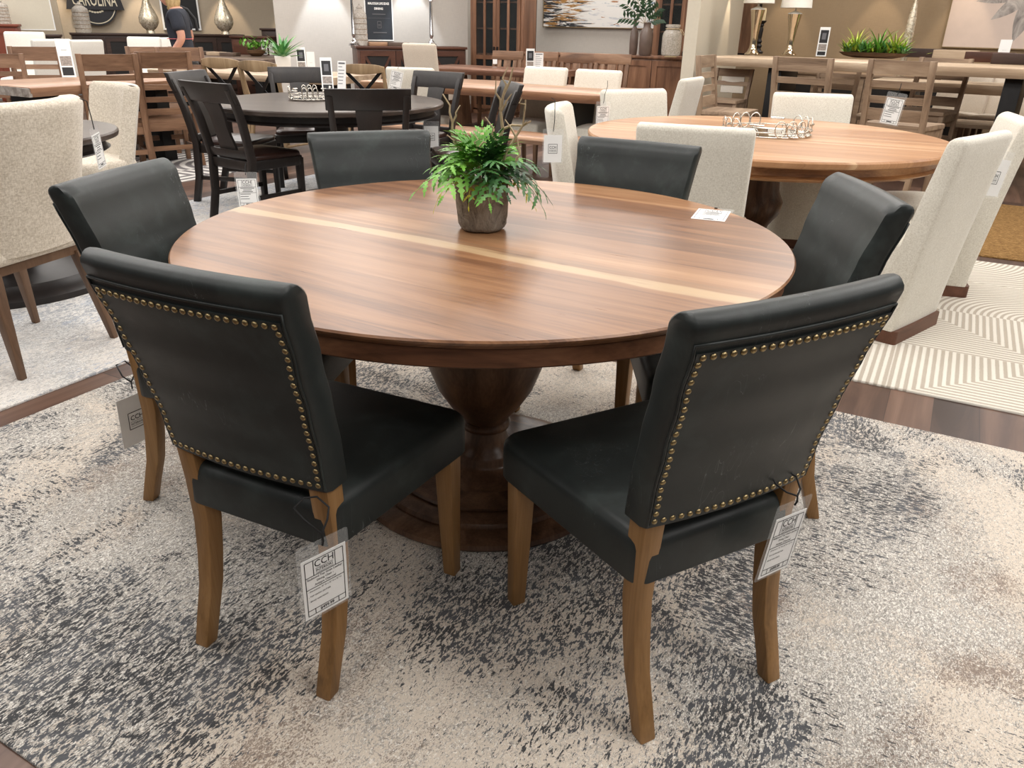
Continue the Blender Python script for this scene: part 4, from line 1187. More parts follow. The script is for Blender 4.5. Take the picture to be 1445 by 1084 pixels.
def wood_sample(label, loc, rz, m, L=.34):
    o = MB().rings([[(x, y, z) for x, y in rrect(-L/2, L/2, -.10, .10, .012, 2)] for z in (0, .05)]).build('wood_sample', m, None, bevel=.004)
    o.location = loc; o.rotation_euler = (0, 0, rz)
    return tag(o, label, 'wood sample', 'finish samples on the tables')

# ================================================================ the room
def wall(name, x, y, ang, L, h=3.3, th=.12, m=None):
    o = MB().box(-L/2, L/2, 0, th, 0, h).build(name, m or M['wall_beige'], None, smooth=False)
    o.location = (x, y, 0); o.rotation_euler = (0, 0, math.radians(ang)); return tag(o, kind='structure')
wall('wall_left', *(-6.831, 15.900), 31, 9.0)
wall('wall_center', *(-2.199, 13.000), 20, 2.95, m=M['wall_grey'])
wall('wall_back', *(1.228, 13.600), -24, 4.9, m=M['wall_grey'])
wall('wall_right', *(4.706, 10.900), -45, 9.5, m=M['wall_tan'])
wall('wall_far_left', *(-8.492, 13.900), 24, 1.7, m=M['wall_beige'])
# the partition with the light end face in front of the right wall
p0 = Vector((1.825, 9.300, 0)); p1 = Vector((1.944, 9.200, 0)); p2 = Vector((3.112, 11.900, 0)); p3 = p2 + (p0 - p1)
mb = MB().rings([[(p.x, p.y, z) for p in (p0, p1, p2, p3)] for z in (0, 3.3)])
struct('wall_partition', mb, M['trim'], smooth=False)
q0 = Vector((-3.903, 14.200, 0)); q1 = Vector((-3.360, 12.750, 0)); 
mb = MB().rings([[(x, y, z) for x, y in ((q0.x, q0.y), (q1.x, q1.y), (q1.x + .4, q1.y + .14), (q0.x + .4, q0.y + .6))] for z in (0, 3.3)])
struct('trim_1', mb, M['trim'], smooth=False)
cl = MB().box(-14, 14, -4, 24, 3.3, 3.36).build('ceiling', M['ceiling'], None, smooth=False); cl.rotation_euler = (0, 0, AX); tag(cl, kind='structure')

# ================================================================ pale round table group
PTX, PTY = 1.34, 4.374
round_table('round_dining_table', 'light wood round pedestal table with a silver wire tray among ivory skirted chairs', (PTX, PTY, .011), .95, M['pale_top'], M['pale_edge'], M['acacia'], z=.755)
GS = 'ivory skirted chairs around the light round table'
sk = Proto(skirted_chair(bow=.004))
sk((0.779, 3.480, 0.011), -0.355, 'ivory skirted chair in front of the light table, behind the right dark leather chair back', GS)
sk((1.875, 3.35, .011), face(-.657, .754), 'nearest large ivory skirted chair with walnut plinth at the right of the light table', GS)
sk((2.47, 4.12, .011), face(-.95, .3), 'ivory skirted chair with hanging tag at far right, mostly behind another skirted chair', GS)
sk((1.928, 5.330, 0.011), 2.941, 'ivory skirted chair at the far side of the light table, before the bar stools', GS)
sk((0.801, 5.411, 0.011), -2.667, 'ivory skirted chair with a tag at its left, far left of the light table', GS)
sk2 = Proto(skirted_chair(bow=.055))
sk2((.30, 4.36, 0), face(1, -.16), 'ivory skirted chair seen edge on beside the fern, white logo tag on its back', GS)
sk(loc=(1.450, 7.150, 0.000), rz=1.047, scale=1.001, label='ivory skirted chair standing close to the cream partition wall', group=GS)
wire_tray('round silver wire tray with looped rim on the light round table', (1.362, 4.397, 0.766), .235)

# ================================================================ black table group
EBX, EBY = -1.364, 5.91
round_table('round_dining_table', 'black round pedestal table with a wire tray and standing cards', (EBX, EBY, .009), .826, M['ebony_top'], M['ebony'], M['ebony'], z=.753, base=.36)
GB = 'black splat back chairs around the black table'
sp = Proto(splat_chair())
sp(loc=(-1.936, 5.270, 0.000), rz=-0.593, scale=1.005, label='nearest black splat back chair with dark brown seat, price tag on its side', group=GB)
sp(loc=(-2.388, 6.135, 0.000), rz=-1.745, scale=1.012, label='black splat back chair at far left, half hidden behind the nearest black chair', group=GB)
sp(loc=(-0.903, 4.933, 0.000), rz=0.209, scale=1.007, label='black splat back chair seen squarely from behind at the front of the black table', group=GB)
sp(loc=(-0.702, 6.824, 0.000), rz=2.618, scale=1.001, label='black splat back chair at right of the black table, facing the camera', group=GB)
sp(loc=(-1.868, 7.032, 0.000), rz=3.386, scale=1.005, label='black splat back chair at the far side of the black table, behind the wire tray', group=GB)
sp(loc=(-0.124, 5.773, 0.000), rz=1.850, scale=0.997, label='black splat back chair seen edge on above the fern twigs', group=GB)
wire_tray('small silver wire tray on the black round table', (-1.513, 5.961, 0.765), .15)
info_card('leaning white card with black panel on the black round table', (-1.583, 6.850, 0.764), .25, .10, .26, 'photo', lean=-.35, scale=.95)
info_card('narrow white text card beside the leaning card on the black table', (-1.446, 6.731, 0.764), -.3, .075, .23, 'text')
price_tag((-1.733, 5.020, 0.399), .18, 'white price tag hanging from the seat of the nearest black chair', 'brief', 0, 0, ((0, .0006, -.012), (0, .01, .02), (0, .05, .03)), scale=1.45)
price_tag((-0.672, 6.300, 0.591), .1, 'white price tag hanging below the right black chair, left of the fern', 'logo', 0, 0, ((0, .0006, -.012), (0, .01, .02), (0, .05, .03)), scale=1.3)

# ================================================================ left group
round_table('round_dining_table', 'dark pedestal table at far left between two oatmeal upholstered chairs', (-2.64, 3.92, .009), .62, M['ebony_top'], M['ebony'], M['ebony'], z=.753, base=.52)
shc = Proto(shell_chair())
shc((-1.80, 2.90, .009), face(-.95, .30), 'oatmeal upholstered chair seen from behind at the left edge, price tag on its corner', 'oatmeal chairs at the dark left table')
shc(loc=(-2.536, 5.150, 0.000), rz=2.478, scale=0.910, label='oatmeal upholstered chair beyond the dark left table, its front towards the camera', group='oatmeal chairs at the dark left table')
price_tag((-1.582, 3.000, 0.912), 1.72, 'white price tag on a black cord at the corner of the nearer oatmeal chair', 'brief', -.06, 0, ((0, .0006, -.012), (-.004, .0, .03), (-.012, .0, .09), (-.02, .02, .10)), scale=1.0)

# brown live edge table and ladder backs, far left
lt = slab_table('dining_table', 'brown plank table with a pale bark end at far left', 'table', (-3.89+.4772*.86-.8788*.5, 6.53+.8788*.86+.4772*.5, 0), math.radians(61.5), 1.72, 1.0, .762, .075, M['brown_slab'], M['brown_slab'], 5, 'post')
MB().rings([[(-.863 - .012*math.sin(y*23), y, z + .004*math.sin(y*31)) for y, z in ((-.49, .69), (.49, .69), (.49, .757), (-.49, .757))], [(-.85, y, z) for y, z in ((-.49, .69), (.49, .69), (.49, .757), (-.49, .757))]]).build('bark_end', M['bark'], lt)
info_card('tall white card with photo and black panel on the brown plank table', (-4.235, 7.775, 0.764), .5, .12, .33, 'photo_low', lean=-.3)
GL = 'brown ladder back chairs near the left plank table'
ld = Proto(ladder_chair('ladder_back_chair', M['sheesham'], M['sheesham_x'], 1.0, .43, .135, ((.17, .215), (.27, .315), (.375, .42), (.475, .53))))
ld(loc=(-3.199, 7.471, 0.000), rz=0.663, scale=1.015, label='tall brown ladder back chair seen from behind, right of the oatmeal chair', group=GL)
ld(loc=(-3.505, 7.075, 0.000), rz=0.593, scale=1.005, label='brown ladder back chair directly behind the white curved oatmeal chair', group=GL)
ld(loc=(-3.556, 8.778, 0.000), rz=3.665, scale=1.012, label='brown ladder back chair behind the tall one, beside the walking person', group=GL)
ld(loc=(-3.961, 8.978, 0.000), rz=3.665, scale=1.007, label='brown ladder back chair half hidden behind the tall ladder back', group=GL)
ld(loc=(-4.935, 8.485, 0.000), rz=3.491, scale=1.002, label='brown ladder back chair facing the camera across the brown plank table', group=GL)
ld(loc=(-5.017, 7.985, 0.000), rz=3.491, scale=0.950, label='brown ladder back chair cut off by the left edge of the photo', group=GL)

# ivory parsons chairs along the left wall
GP = 'white parsons chairs by the left wall'
pc = Proto(parsons_chair(M['ivory']))
pc(loc=(-6.886, 11.687, 0.000), rz=3.403, scale=1.106, label='tallest white parsons chair at far left, behind the brown plank table', group=GP)
pc(loc=(-5.851, 10.450, 0.000), rz=0.977, scale=1.050, label='white parsons chair seen from behind, just right of the tallest one', group=GP)
pc(loc=(-5.696, 10.950, 0.000), rz=0.977, scale=1.037, label='white parsons chair seen from behind in front of the dark sideboard', group=GP)
pc(loc=(-5.547, 12.390, 0.000), rz=3.176, scale=1.055, label='white parsons chair left of the walking person, facing the camera', group=GP)
pc(loc=(-5.545, 13.069, 0.000), rz=3.840, scale=1.037, label='white parsons chair mostly hidden behind the walking person', group=GP)

# ================================================================ cross backs and their tables
GX = 'cross back chairs behind the black table'
xc = Proto(cross_chair())
xc(loc=(-2.758, 7.796, 0.000), rz=-0.419, scale=1.094, label='weathered cross back chair, left one of the pair before the pale table', group=GX)
xc(loc=(-2.319, 7.494, 0.000), rz=-0.489, scale=1.088, label='weathered cross back chair, right one of the pair before the pale table', group=GX)
xc(loc=(-1.473, 7.949, 0.000), rz=-0.175, scale=1.050, label='weathered cross back chair before the reddish cross front cabinet', group=GX)
slab_table('dining_table', 'pale driftwood table behind the pair of cross back chairs', 'table', (-2.864, 9.316, 0.000), math.radians(-24), 2.5, .95, .762, .07, M['driftwood'], M['driftwood'], 9, 'post')
slab_table('dining_table', 'grey brown live edge table carrying the small plant bowl', 'table', (-4.379, 13.093, 0.000), math.radians(-20), 1.9, 1.3, .762, .08, M['dark_slab'], M['dark_slab'], 12, 'post')
t = thing('succulent_bowl', 'small green succulent bowl on the grey brown live edge table', 'plant', (-4.199, 13.377, 0.764))
MB().lathe([(.05, 0), (.09, .03), (.10, .06), (.09, .06)], 24).build('bowl', M['bowl'], t)
leaf_clump(t, M['fern'], (0, 0, .055), (.075, .06, .05), 60, .08, 3); t.scale = (1.5,)*3
t = thing('potted_agave', 'spiky green agave in a white square pot on the pale table', 'plant', (-2.566, 9.075, 0.763), .3)
MB().hexa([(-.06, -.06, 0), (.06, -.06, 0), (.06, .06, 0), (-.06, .06, 0)], [(-.075, -.075, .15), (.075, -.075, .15), (.075, .075, .15), (-.075, .075, .15)]).build('pot', M['white_pot'], t, bevel=.006)
spiky(.24, .05, M['agave'], t, 26, (0, 0, .13), .35, 1.4, 0, 4); t.scale = (1.15,)*3
info_card('white card with black panel on the grey brown live edge table', (-4.252, 14.011, 0.764), .2, .085, .22, 'photo', lean=-.08)
info_card('white text card right of the panel card on the grey brown live edge table', (-4.064, 13.773, 0.764), .2, .075, .18, 'text', lean=-.08)
info_card('leaning card with dark panel beside the white square pot', (-2.379, 9.137, 0.763), .3, .10, .26, 'photo', lean=-.3)
info_card('plain white logo card right of the white square pot', (-2.254, 9.041, 0.763), .1, .085, .22, 'logo', lean=-.06)
for k, (px, mm) in enumerate((((-5.093, 13.548, 0.764), 'dark_slab'), ((-4.830, 13.361, 0.764), 'driftwood'), ((-4.556, 13.189, 0.764), 'dark_slab'))):
    wood_sample(('dark wood sample on the left of the far table', 'pale wood sample between two dark ones on the far table', 'long dark wood sample beside the small succulent bowl')[k], px, -.35, M[mm], .26)

# ================================================================ centre: plank tables, bench, slat backs
bt = slab_table('dining_table', 'long brown live edge table with black metal legs behind the fern', 'table', (-0.172, 7.901, 0.000), AX, 2.6, .98, .762, .075, M['brown_slab'], M['brown_slab'], 3, 'post', inset=.45)
slab_table('dining_bench', 'long brown live edge bench below the brown live edge table', 'bench', (-0.237, 6.847, 0.000), AX, 2.1, .36, .46, .055, M['brown_slab'], M['brown_slab'], 6, 'post', inset=.3)
rw = Proto(parsons_chair(M['linen'], .95, .47, .24))
rw(loc=(0.251, 8.026, 0.000), rz=2.583, scale=0.969, label='cream parsons chair behind the long brown table, left of two', group='cream chairs behind the long brown table')
rw(loc=(0.730, 7.676, 0.000), rz=2.583, scale=0.969, label='cream parsons chair behind the long brown table, right of two', group='cream chairs behind the long brown table')
rw(loc=(-0.986, 7.688, 0.000), rz=-0.209, scale=0.962, label='cream parsons chair with a tilted white tag, beside the right black chair', group='cream chairs behind the long brown table')
bg_ = Proto(parsons_chair(M['beige'], 1.0, .47, .22))
bg_(loc=(-1.214, 10.482, 0.000), rz=-0.419, scale=1.059, label='beige parsons chair in front of the reddish cross front cabinet')
price_tag((-1.082, 7.500, 0.918), .1, 'tilted white tag on the cream parsons chair beside the right black chair', 'brief', .22, 0, ((0, .0006, -.012), (0, .01, .01), (0, .02, .02)), scale=1.25)
price_tag((0.180, 3.950, 0.823), .1, 'white logo tag on a long black cord on the edge on ivory chair', 'logo', 0, 0, ((0, .0006, -.012), (.004, 0, .04), (.002, 0, .125), (-.012, .02, .135)), scale=1.05)
price_tag((0.518, 4.900, 0.876), .3, 'white price tag hanging at the left corner of the far ivory skirted chair', 'brief', 0, 0, ((0, .0006, -.012), (.004, 0, .04), (.02, .0, .09), (.03, .03, .12)), scale=.95)
price_tag((2.163, 3.550, 0.812), .12, 'white logo tag behind the nearest skirted chair at the right edge', 'logo', .12, 0, None, scale=1.3)
slab_table('dining_table', 'dark reddish brown table in front of the display cabinet', 'table', (-0.286, 10.975, 0.000), AX, 2.0, .95, .762, .07, M['red_slab'], M['red_slab'], 8, 'trestle', M['sheesham'])
GM = 'brown slat back chairs in front of the buffet'
mc = Proto(mission_chair())
mc(loc=(-0.171, 11.763, 0.000), rz=2.688, scale=0.972, label='brown slat back chair with a small white sticker, first from the left', group=GM)
mc(loc=(0.295, 11.363, 0.000), rz=2.688, scale=0.983, label='brown slat back chair just right of the standing black panel card', group=GM)
mc(loc=(0.757, 10.963, 0.000), rz=2.688, scale=0.981, label='brown slat back chair in front of the middle of the buffet', group=GM)
mc(loc=(1.175, 10.563, 0.000), rz=2.688, scale=0.993, label='brown slat back chair nearest the vases on the buffet', group=GM)
o = MB().box(-.03, .03, -.004, 0, -.03, .03).build('paper_sticker', M['paper'], None); o.location = (-0.320, 11.550, 0.820); tag(o, 'small white square sticker on the leftmost slat back chair', 'sticker')
info_card('white card with black panel behind the cream parsons chairs', (0.153, 10.451, 0.764), .1, .11, .27, 'photo', lean=-.06, scale=.95)
info_card('pinkish text card beside the black panel card behind the cream chairs', (0.261, 10.489, 0.764), -.1, .11, .21, 'text', lean=-.04)

# ================================================================ back wall furniture
hutch('tall brown glass door display cabinet left of the abstract painting', (-0.336, 12.781, 0.000), AX, .92, .42, 2.2)
hutch('tall brown glass door display cabinet beside the cream partition wall', (2.370, 12.181, 0.000), AX, .92, .42, 2.2)
bf = sideboard('sideboard', 'brown wood buffet below the abstract painting', 'sideboard', (1.196, 11.900, 0.000), math.radians(-24), 2.5, .42, 0.928, M['hutch'], 5, 'plain')
HB = 0.928
t = lathe_thing('vase', 'slim tall taupe vase on the buffet', 'vase', (1.622, 11.850, 0.928), [('body', 'taupe_pot', [(.045, 0), (.055, .02), (.06, .15), (.056, .28), (.035, .34), (.022, .37), (.022, .44), (.03, .45), (.02, .45)])], 'taupe vases on the buffet')
t = lathe_thing('vase', 'wide taupe vase on the buffet holding dark green leaf sprays', 'vase', (1.770, 11.700, 0.928), [('body', 'taupe_pot', [(.075, 0), (.088, .02), (.092, .16), (.09, .27), (.07, .33), (.05, .36), (.05, .41), (.058, .42), (.045, .42)])], 'taupe vases on the buffet')
VB = Vector((1.740, 11.700, 0.928))
t = thing('leaf_spray', 'dark green olive leaf spray rising from the wide taupe vase', 'foliage', tuple(VB))
for k, (a, l, e) in enumerate(((2.7, .42, .75), (2.9, .34, .35), (.35, .30, .95), (1.6, .36, 1.2), (2.2, .46, 1.0), (.2, .24, .5))):
    d = Vector((math.cos(a)*math.cos(e), .2*math.sin(a), math.sin(e))); b = Vector((0, 0, .40))
    st = MB().tube([b + d*l*i/4 + Vector((0, 0, -.05*(i/4)**2)) for i in range(5)], .004, 5).build('stem', M['twig'], t)
    for i in range(11):
        p = b + d*l*(.25 + .75*i/10) + Vector((0, 0, -.05*(i/10)**2)); s = (Vector((d.z, .5*(-1)**i, -d.x))*(1 if i % 2 else -1) + d*.6).normalized()
        n = s.cross(Vector((0, 1, 0))).normalized(); ll = .12
        MB().add([tuple(p), tuple(p + s*ll*.45 + n*.02), tuple(p + s*ll), tuple(p + s*ll*.45 - n*.02), tuple(p + s*ll*.45 + Vector((0, -.006, 0)))], [(0, 1, 4), (1, 2, 4), (2, 3, 4), (3, 0, 4)]).build('leaf', M['olive'], st, angle=80)
t = thing('glass_jar', 'frosted glass jar with a rope handle on the buffet end', 'jar', (2.055, 11.300, 0.928))
MB().lathe([(.10, .012), (.125, .03), (.13, .08), (.13, .26), (.115, .31), (.085, .335), (.08, .36), (.098, .37), (.098, .395), (.08, .40)], 28).build('jar', M['frost'], t, angle=45)
MB().lathe([(.08, 0), (.08, .014)], 24).build('foot', M['candle'], t)
MB().loop([(.09*math.cos(a), .09*math.sin(a), .345) for a in [2*PI*i/24 for i in range(24)]], .008).build('rope', M['twig'], t)
MB().tube([(.085, -.03, .345), (.10, -.09, .30), (.13, -.08, .27), (.15, -.02, .29), (.12, .03, .34)], .006).build('handle', M['twig'], t)

cb = sideboard('sideboard', 'reddish brown cabinet with cross front doors under the dark poster', 'sideboard', (-1.546, 12.277, 0.000), math.radians(20), 1.62, .48, 0.973, M['cherry'], 3, 'cross')
HC = 0.973
stick_lamp('slim silver table lamp at the left end of the cross front cabinet', (-2.396, 12.250, 0.973), .60, 'slim silver lamps on the cross front cabinet')
stick_lamp('slim silver table lamp at the right end of the cross front cabinet', (-1.314, 12.700, 0.973), .60, 'slim silver lamps on the cross front cabinet')
glass_bottle('patterned lidded glass jar between the left silver lamp and the dark poster', (-2.311, 12.350, 0.973), .55, .10)
for k, (px, mm, lb) in enumerate((( (-2.058, 12.400, 0.973), 'brown_slab', 'light brown wood sample lying below the dark poster'), ((-1.793, 12.450, 0.973), 'dark_slab', 'dark wood sample on the cabinet beside the beige parsons chair'))):
    wood_sample(lb, px, .35, M[mm], .32)

# dark poster
pc0 = (-2.146, 13.019, 1.044); 
t = canvas('framed_poster', 'dark slate poster with white lettering above the cross front cabinet', 'poster', pc0, math.radians(20), .40, 1.0, M['poster'], M['paper'], .03, .016)
mb = MB()
print_on(mb, 'MALCOLM LIVE EDGE', .042, 0, .50, -.0305, bold=.0022, squeeze=.80); print_on(mb, 'DINING', .042, 0, .43, -.0305, bold=.0022, squeeze=.9)
mb.build('lettering', M['paper'], t, smooth=False)
mb = MB(); rule(mb, -.10, .355, .10, .355, .006, -.0305); rule(mb, -.10, .10, .11, .10, .007, -.0305); rule(mb, -.17, .30, .17, .30, .0018, -.0305); frame_lines(mb, -.028, .028, .165, .255, .004)
rule(mb, -.018, .212, .018, .212, .005, -.0305); rule(mb, -.018, .195, .018, .195, .004, -.0305)
mb.v = [(x, -.0305, z) for x, y, z in mb.v]
mb.build('fine_print', M['ink_grey'], t, smooth=False)

# abstract painting
g = G('abstract_painting'); v = g.obj(); x, y, z = g.sep(v)
st = g.noise(g.map(v, (1.1, 1, 9)), 2.2, 4, .6, .3); st2 = g.noise(g.map(v, (1.3, 1, 12), loc=(3, 0, 5)), 2.0, 4, .6, .3); st3 = g.noise(g.map(v, (1.0, 1, 10), loc=(7, 0, 2)), 2.4, 4, .6, .3)
lft = g.step(g.math('ADD', x, g.math('MULTIPLY', g.math('SUBTRACT', g.noise(g.map(v, (.5, 1, 14)), 2, 3), .5), 1.6)), -.22, -.30)
c = g.mix(g.step(st, .54, .62), srgb(230, 228, 224), srgb(200, 202, 206)); c = g.mix(g.step(st2, .62, .66), c, srgb(146, 166, 184))
c = g.mix(g.step(st3, .655, .67), c, srgb(168, 118, 80))
c = g.mix(g.math('MULTIPLY', lft, g.step(st2, .49, .51)), c, srgb(166, 122, 66)); c = g.mix(g.math('MULTIPLY', lft, g.step(st3, .505, .525)), c, srgb(44, 46, 50))
c = g.mix(g.math('MULTIPLY', lft, g.step(st, .60, .62)), c, srgb(226, 222, 214))
M['abstract'] = g.done(c, .6)
pl = Vector((0.420, 13.960, 1.265)); pr = Vector((2.117, 13.204, 1.286))
pm = (pl + pr)/2
canvas('painting', 'abstract canvas in black ochre white and grey strokes above the buffet', 'painting', (pm.x, pm.y - .02, pm.z), math.radians(-24), (pr - pl).length, 1.0, M['abstract'], M['gold'], .045, .012)

# flower painting on the right wall
pl = Vector((5.229, 10.377, 1.136))
c45 = Vector((math.cos(math.radians(-45)), math.sin(math.radians(-45)), 0))
FW, FH = 1.5, 1.0
pm = pl + c45*FW/2
t = canvas('painting', 'large blush canvas with a soft grey flower on the right wall', 'painting', (pm.x, pm.y, pl.z), math.radians(-45), FW, FH, plain('blush_canvas', srgb(208, 190, 178), .8, var=.03, vs=8), M['gold'], .045, .012)
g = G('grey_petal'); v = g.obj()
M['petal'] = g.done(g.ramp(g.noise(g.map(v, (1, 1, .6)), 7, 4, .6, 1.2), [(.3, srgb(112, 106, 102)), (.5, srgb(164, 156, 150)), (.7, srgb(206, 197, 189))]), .8)
cx0, cz0 = .10, .62
for k, (a, l, w) in enumerate(((-100, .52, .16), (-140, .46, .13), (-168, .56, .13), (-70, .50, .18), (-40, .56, .2), (-10, .5, .2), (30, .5, .2), (75, .5, .2), (120, .5, .18), (155, .5, .15))):
    a = math.radians(a); d = Vector((math.cos(a), 0, math.sin(a))); s = Vector((-d.z, 0, d.x)); b = Vector((cx0, -.0415 - .0003*k, cz0)); pts = []
    L_ = []; R_2 = []
    for i in range(13):
        u = i/12; ww = w*(math.sin(PI*u**.8))**.9*.62
        lim = lambda p: Vector((min(max(p.x, -FW/2 + .01), FW/2 - .01), p.y, min(max(p.z, .01), FH - .01)))
        L_.append(lim(b + d*(.04 + l*u) + s*ww)); R_2.append(lim(b + d*(.04 + l*u) - s*ww*.9))
    MB().add([tuple(p) for p in L_ + R_2], [(i, i + 1, 14 + i, 13 + i) for i in range(12)]).build('petal', M['petal'], t, smooth=False)

# ================================================================ right: bar table, stools, lamps
ZT_ = 1.02
b0 = Vector((1.960, 8.778, 1.020)); b1 = Vector((4.304, 7.096, 1.020))
dv = (b1 - b0); bang_ = math.atan2(dv.y, dv.x); Lb = dv.length + 1.1; ub = dv.normalized(); nb_ = Vector((-ub.y, ub.x, 0))
bc = b0 + ub*Lb/2 + nb_*.46
sl_ = (Vector((2.484, 8.622, 0.950)) - b0).dot(ub) + .18; sr_ = (Vector((4.395, 7.710, 0.950)) - b0).dot(ub) + .22
slab_table('bar_table', 'tall pale live edge bar table with black legs at right', 'table', (bc.x, bc.y, 0), bang_, Lb, .92, ZT_, .085, M['driftwood'], M['driftwood'], 15, 'post', xs=(sl_ - Lb/2, sr_ - Lb/2))
def onbar(s, d, z=ZT_ + .001): p = b0 + ub*s + nb_*d; return (p.x, p.y, z)
GBS = 'greige ladder back bar stools at the bar table'
bs = Proto(ladder_chair('ladder_back_bar_stool', M['greige'], M['greige_x'], 1.08, .60, .11, ((.155, .205), (.27, .325), (.365, .455)), True, .07))
bs(loc=(2.366, 6.900, 0.000), rz=-0.768, scale=1.003, label='greige ladder back bar stool before the bar table, left of two', group=GBS)
bs(loc=(3.022, 6.549, 0.000), rz=-0.803, scale=1.006, label='greige ladder back bar stool with a printed tag, right of two', group=GBS)
bs(loc=(1.801, 7.865, 0.000), rz=-2.094, scale=0.981, label='greige ladder back bar stool at the left end of the bar table', group=GBS)
bs(loc=(3.489, 9.049, 0.000), rz=2.356, scale=0.934, label='greige ladder back stool on the far side of the bar table, between the near stools', group=GBS)
bs(loc=(4.256, 8.349, 0.000), rz=2.356, scale=0.981, label='greige ladder back stool on the far side, right of the tagged stool', group=GBS)
cs = Proto(cushioned_stool())
cs(loc=(2.319, 8.941, 0.000), rz=2.531, scale=0.818, label='stool with ivory upholstered back pad behind the bar table left end')
price_tag((2.888, 6.250, 0.866), -.75, 'printed white price tag on the right greige bar stool', 'brief', .1, 0, ((0, .0006, -.012), (.004, 0, .02), (0, .01, .045)), scale=1.5)
trumpet_lamp('silver trumpet shaped table lamp nearest the partition on the bar table', (2.693, 9.660, 1.022), .50, 'silver trumpet lamps on the bar table')
trumpet_lamp('silver trumpet shaped table lamp right of the black candlestick', (3.116, 9.655, 1.022), .46, 'silver trumpet lamps on the bar table')
bottle_lamp('slender mercury glass lamp behind the succulent trough', (4.672, 10.150, 0.801), .86)
candlestick('black turned candlestick with cream candle between the two trumpet lamps', (2.895, 10.146, 1.022), .36)
candlestick('black turned candlestick mostly hidden behind the left trumpet lamp', (2.911, 10.422, 1.022), .42, False)
info_card('white product display card with blue and orange print on the bar table', (3.420, 9.476, 1.022), -.5, .11, .30, 'photo', lean=-.04)
t = thing('succulent_trough', 'long wooden bowl of bright green succulents on the bar table', 'plant', (3.883, 9.183, 1.022), bang_)
rs = []
for k, z in ((.55, 0), (.85, .02), (1.0, .055), (.95, .055)):
    rs.append([(.36*k*math.cos(a)*(1 if abs(math.cos(a)) < .8 else 1.02), .12*k*math.sin(a), z) for a in [2*PI*j/40 for j in range(40)]])
MB().rings(rs).build('bowl', M['bowl'], t)
for k, (x, L_, m_) in enumerate(((-.20, .27, 'lime'), (.04, .30, 'fern'), (.21, .27, 'lime'), (-.05, .17, 'fern'), (-.29, .17, 'lime'), (.13, .17, 'agave'), (.29, .17, 'lime'), (-.13, .17, 'agave'))):
    spiky(L_, .026, M[m_], t, 14, (x, rnd.uniform(-.04, .04), .05), .5 if L_ < .15 else .9, 1.45, 0, k)
for k in range(14): spiky(rnd.uniform(.12, .17), .04, M[('fern', 'agave', 'lime', 'fern')[k % 4]], t, 8, (-.31 + .62*k/13, rnd.uniform(-.07, .05), .05), .35, 1.3, 0, 40 + k)
leaf_clump(t, M['fern'], (0, 0, .055), (.17, .05, .05), 40, .08, 9); leaf_clump(t, M['lime'], (0, 0, .05), (.2, .05, .03), 16, .06, 10)
for k, (px, mm, lb) in enumerate((((4.737, 9.818, 1.022), 'espresso', 'dark wood sample block on the bar table right of the succulents'), ((4.810, 9.232, 1.022), 'driftwood', 'pale wood sample block between dark and rust blocks on the bar table'), ((4.780, 8.501, 1.022), 'cherry', 'rust brown wood sample block below the blush painting'), ((4.796, 8.038, 1.022), 'espresso', 'dark wood sample block at the right edge of the photo'))):
    o = wood_sample(lb, px, bang_, M[mm], .44); o.scale = (1, .8, 1.9)
info_card('small grey white card standing behind the rust brown wood sample', (5.218, 9.043, 1.022), -.6, .11, .21, 'logo', lean=-.05)
slab_table('dining_bench', 'pale wood bench seen behind the bar table right leg', 'bench', (4.872, 8.500, 0.000), bang_, 2.2, .5, 0.821, .10, M['driftwood'], M['driftwood'], 21, 'post')
slab_table('dining_bench', 'low pale wood bench under the taller bench at right', 'bench', (4.701, 8.150, 0.000), bang_, 2.4, .30, 0.483, .06, M['driftwood'], M['driftwood'], 22, 'post')
sideboard('sideboard', 'long low greige cabinet behind the bar table against the tan wall', 'sideboard', (4.338, 10.350, 0.000), math.radians(-45), 2.5, .42, .80, M['greige_x'], 4, 'glass')
bp = Proto(parsons_chair(M['beige'], .82, .45, .25))
bp(loc=(5.011, 9.264, 0.000), rz=2.356, scale=1.074, label='beige upholstered chair behind the pale bench, left of the bar table leg', group='beige chairs behind the bar table')
bp(loc=(5.386, 8.964, 0.000), rz=2.356, scale=1.067, label='beige upholstered chair behind the pale bench, right of the bar table leg', group='beige chairs behind the bar table')
mw = (3.311, 12.295, 0.969)
canvas('wall_mirror', 'black framed wall mirror seen at a slant beside the partition wall', 'mirror', (mw[0] - .02, mw[1] - .02, mw[2]), math.radians(-45), .34, 1.0, M['sheesham'], M['black'], .05, .03)

# ================================================================ left wall furniture
sa = Vector((-7.546, 14.200, 1.014)); sb = Vector((-5.099, 15.600, 1.061))
sm_ = (sa + sb)/2; ang = math.atan2(sb.y - sa.y, sb.x - sa.x); LS = math.hypot(sb.x - sa.x, sb.y - sa.y)
HS = sm_.z
sideboard('sideboard', 'long dark glass door sideboard behind the walking person', 'sideboard', (sm_.x, sm_.y, 0), ang, LS, .45, HS, M['espresso'], 6, 'glass', topm=M['espresso'])
def onside(x, d=.2): return (sm_.x + math.cos(ang)*x - math.sin(ang)*d, sm_.y + math.sin(ang)*x + math.cos(ang)*d, HS + .001)
pear_lamp('pear shaped mercury glass lamp left of the walking person', (-6.548, 15.000, 0.000)[:2] + (HS + .001,), 1.0, 'pear lamps on the dark sideboard')
pear_lamp('pear shaped mercury glass lamp right of the walking person', (-5.409, 15.550, 0.000)[:2] + (HS + .001,), 1.02, 'pear lamps on the dark sideboard')
glass_bottle('patterned lidded glass jar under the black round sign', (-7.457, 14.450, 0.000)[:2] + (HS + .001,), .48, .13)
sideboard('chest_of_drawers', 'small dark chest beside the cream wall corner', 'chest', (-4.424, 15.300, 0.000), math.radians(-8), .52, .42, 1.157, M['espresso'], 1, 'drawer')
